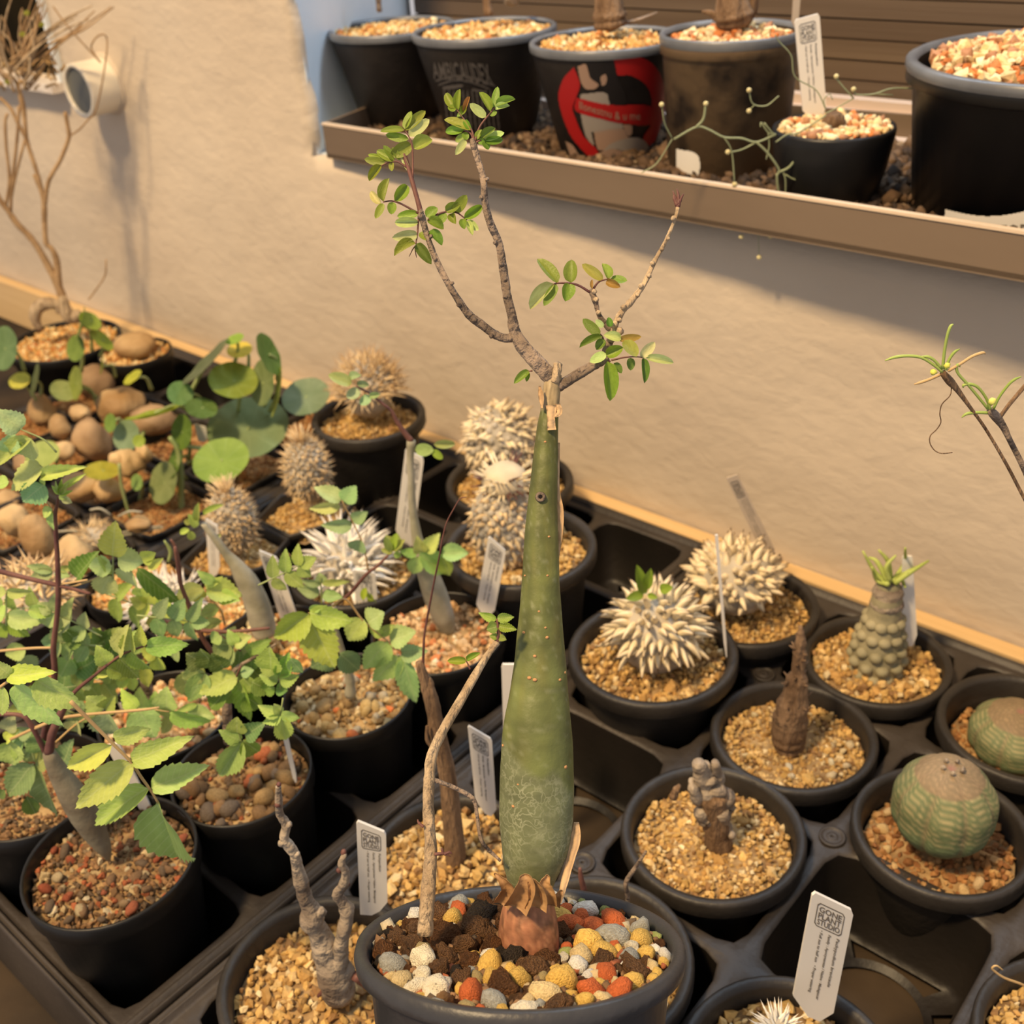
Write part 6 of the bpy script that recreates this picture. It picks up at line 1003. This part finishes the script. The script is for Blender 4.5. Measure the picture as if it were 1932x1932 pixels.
cd = stem(t, (-1.68, 4.1), [(1386, 50), (1384, 30), (1382, 10), (1380, -20), (1378, -80)], [28, 38, 32, 26, 18], M_brown, 'caudex', knob=.06, sides=16); stem(t, (-1.68, 4.1), [(1400, 46), (1418, 20), (1424, -20)], [12, 11, 9], M_brown, 'caudex_branch', parent=cd); stem(t, (-1.68, 4.1), [(1365, 46), (1345, 26), (1325, 22)], [9, 6, 3], M_brown, 'root', parent=cd)
f = surf(-1.68, 4.08, 3.62, .50, 2.63, .86); decal(t, 'white_sticker', [(1276, 281), (1316, 292), (1317, 331), (1290, 330), (1278, 322)], f, M_tag, po, .008, 1.6)
V, Fs = prism([ad(1487, -10, 8.1), ad(1506, -14, 8.1), ad(1500, 50, 8.15), ad(1490, 48, 8.15)], CF*.02)
# small round-bottomed pot with a dome plant
t = Thing('potted_succulent', 'small glossy black bowl-shaped pot with a tiny buried dome and trailing wiry vine', 'potted plant', (-.58, 3.53, 2.63), SG)
z5, r5 = 3.2, .385; V, Fs = lathe([(.12, 2.63-z5), (.22, 2.645-z5), (.30, 2.76-z5), (.35, 2.95-z5), (r5*.98, -.08), (r5, -.02), (r5*.985, 0), (r5*.94, 0), (r5*.92, -.03), (.3, -.2)], 48, None, (-.58, 3.53, z5)); t.part('flowerpot', V, Fs, M_gloss)
V, Fs = lathe([(.001, -.01), (.2, -.02), (.355, -.035)], 32, None, (-.58, 3.53, z5), False); t.part('soil', V, Fs, M_soilp); rng = np.random.default_rng(9); P = disc_points(.35, .042, rng); P = np.column_stack([P+np.array([-.58, 3.53]), z5-.01+rng.uniform(-.005, .012, len(P))]); V, Fs, C = grains(P, .026, pick('creamred', len(P), rng), rng); t.part('gravel', V, Fs, M_grit, col=C, kind='stuff')
A = av(1573, 228, (-.58, 3.53)); t.part('caudex', lumpy(IC3[0], .1, 2, 1)*np.array([.075, .075, .06])+A, IC3[1], M_brown)
z4 = zm(1232, 0, 2.76); vn = None
M_vine = mat('wiry_vine', (.22, .25, .14), (.33, .36, .20), .6, 5); M_bud = mat('pale_bud', (.55, .46, .22), (.7, .62, .34), .5, 5)
fv = lambda x, y, o=0: av(x, y, (-.75, 3.1), o)
for k, (pts, r) in enumerate((([(900, 570), (850, 470), (740, 400), (720, 290), (660, 220), (635, 180)], 1.6), ([(900, 570), (890, 520), (920, 490), (935, 520)], 1.2), ([(640, 700), (540, 740), (460, 720), (370, 715), (290, 675), (225, 662), (110, 725)], 2.6), ([(225, 662), (262, 620), (275, 545)], 3), ([(540, 740), (600, 800), (655, 880), (650, 910)], 3), ([(650, 900), (710, 870), (750, 810), (766, 755)], 3.2), ([(645, 905), (648, 960), (655, 1000)], 3), ([(640, 700), (600, 690), (565, 640), (560, 660)], 2), ([(640, 700), (620, 690), (580, 640)], 2), ([(390, 795), (460, 780), (540, 740)], 2), ([(370, 715), (410, 790), (425, 960)], 1.8), ([(500, 470), (520, 540), (590, 550), (655, 500)], 1.6), ([(500, 575), (530, 545)], 1.2), ([(690, 910), (740, 935), (795, 930)], 2), ([(690, 1010), (690, 940), (680, 900)], 2), ([(945, 395), (980, 440), (1045, 512)], 2), ([(1045, 470), (1060, 492), (1150, 490), (1250, 460), (1390, 462)], 1.9), ([(1150, 488), (1250, 495)], 1.4), ([(640, 740), (700, 700), (760, 690), (900, 600)], 2), ([(1045, 512), (960, 560), (900, 590)], 1.4), ([(490, 1040), (560, 1090), (605, 1140)], 1.2), ([(700, 1070), (760, 1110), (795, 1140)], 1.2), ([(560, 1040), (550, 1200), (552, 1340)], .9), ([(655, 1000), (560, 1030), (490, 1040)], 1.2), ([(655, 1000), (680, 1040), (705, 1070)], 1.2), ([(605, 1140), (615, 1230)], .9), ([(100, 725), (20, 850), (-60, 900)], 1.4), ([(45, 540), (60, 640), (100, 720)], 1.4), ([(600, 690), (605, 760), (590, 830)], 1.6))):
    o = branch('vine_strand', [z4(*p) for p in pts], r*.8, M_vine, fn=fv, obj=t, parent=vn, knob=0, sides=6)
    vn = vn or o
for (x, y) in ((275, 540), (500, 470), (500, 578), (390, 792), (790, 930), (425, 960), (490, 1045), (712, 1078), (793, 1140), (612, 1230), (553, 1340), (45, 545), (955, 398), (1045, 465), (460, 1232), (690, 1015)): A = fv(*z4(x, y)); t.part('bud', IC2[0]*(5/pxs(A))+A, IC2[1], M_bud, parent=vn)
tag('white tag behind the small bowl-shaped pot on the shelf', [(1499, 38), (1546, 25), (1560, 215), (1516, 222)], (-.75, 3.80), ink=M_ink2)
tag('clear tag at the rear rim of the mottled brown pot', [(1498, -20), (1512, -22), (1506, 48), (1494, 46)], (-1.3, 4.3), face=False, m=MATS['frosted_tag'])
# big pot at the end
t, po = spot(.66, 4.05, 3.6, .95, 'largest black shelf pot, grey-rimmed, heaped with cream and red grit', 'straight', 'creamred', grain=.032, soil=-.03, mound=.10)
po.data.materials[0] = M_gloss
f = surf(.66, 4.05, 3.6, .95, 2.63, .86)
decal(t, 'paper_sticker', [(1784, 395), (1800, 399), (1830, 405), (1860, 408), (1895, 406), (1932, 399), (1990, 385), (1990, 470), (1932, 470), (1860, 465), (1784, 440)], f, M_tag, po, .010, 1.5)
dtext(t, 'NOT FOR SALE', f, po, M_ink, lambda u, v: (1818+190*u, 449+3*u-24*v-6*u*u*2), .014, bold=True); decal(t, 'printed_logo', [(1791, 413), (1814, 419), (1814, 422), (1791, 417)], f, M_ink, po, .014, 1.5); decal(t, 'printed_logo', [(1791, 419), (1812, 423), (1812, 432), (1791, 428)], f, M_ink, po, .014, 1.5)
# ------------------------------------------------------------------ to metres
done = set()
for o in list(sc.objects):
    if o.type in ('CAMERA', 'LIGHT'): continue
    o.location *= .1
    if o.type == 'MESH' and o.data.name not in done: done.add(o.data.name); o.data.transform(Matrix.Scale(.1, 4))
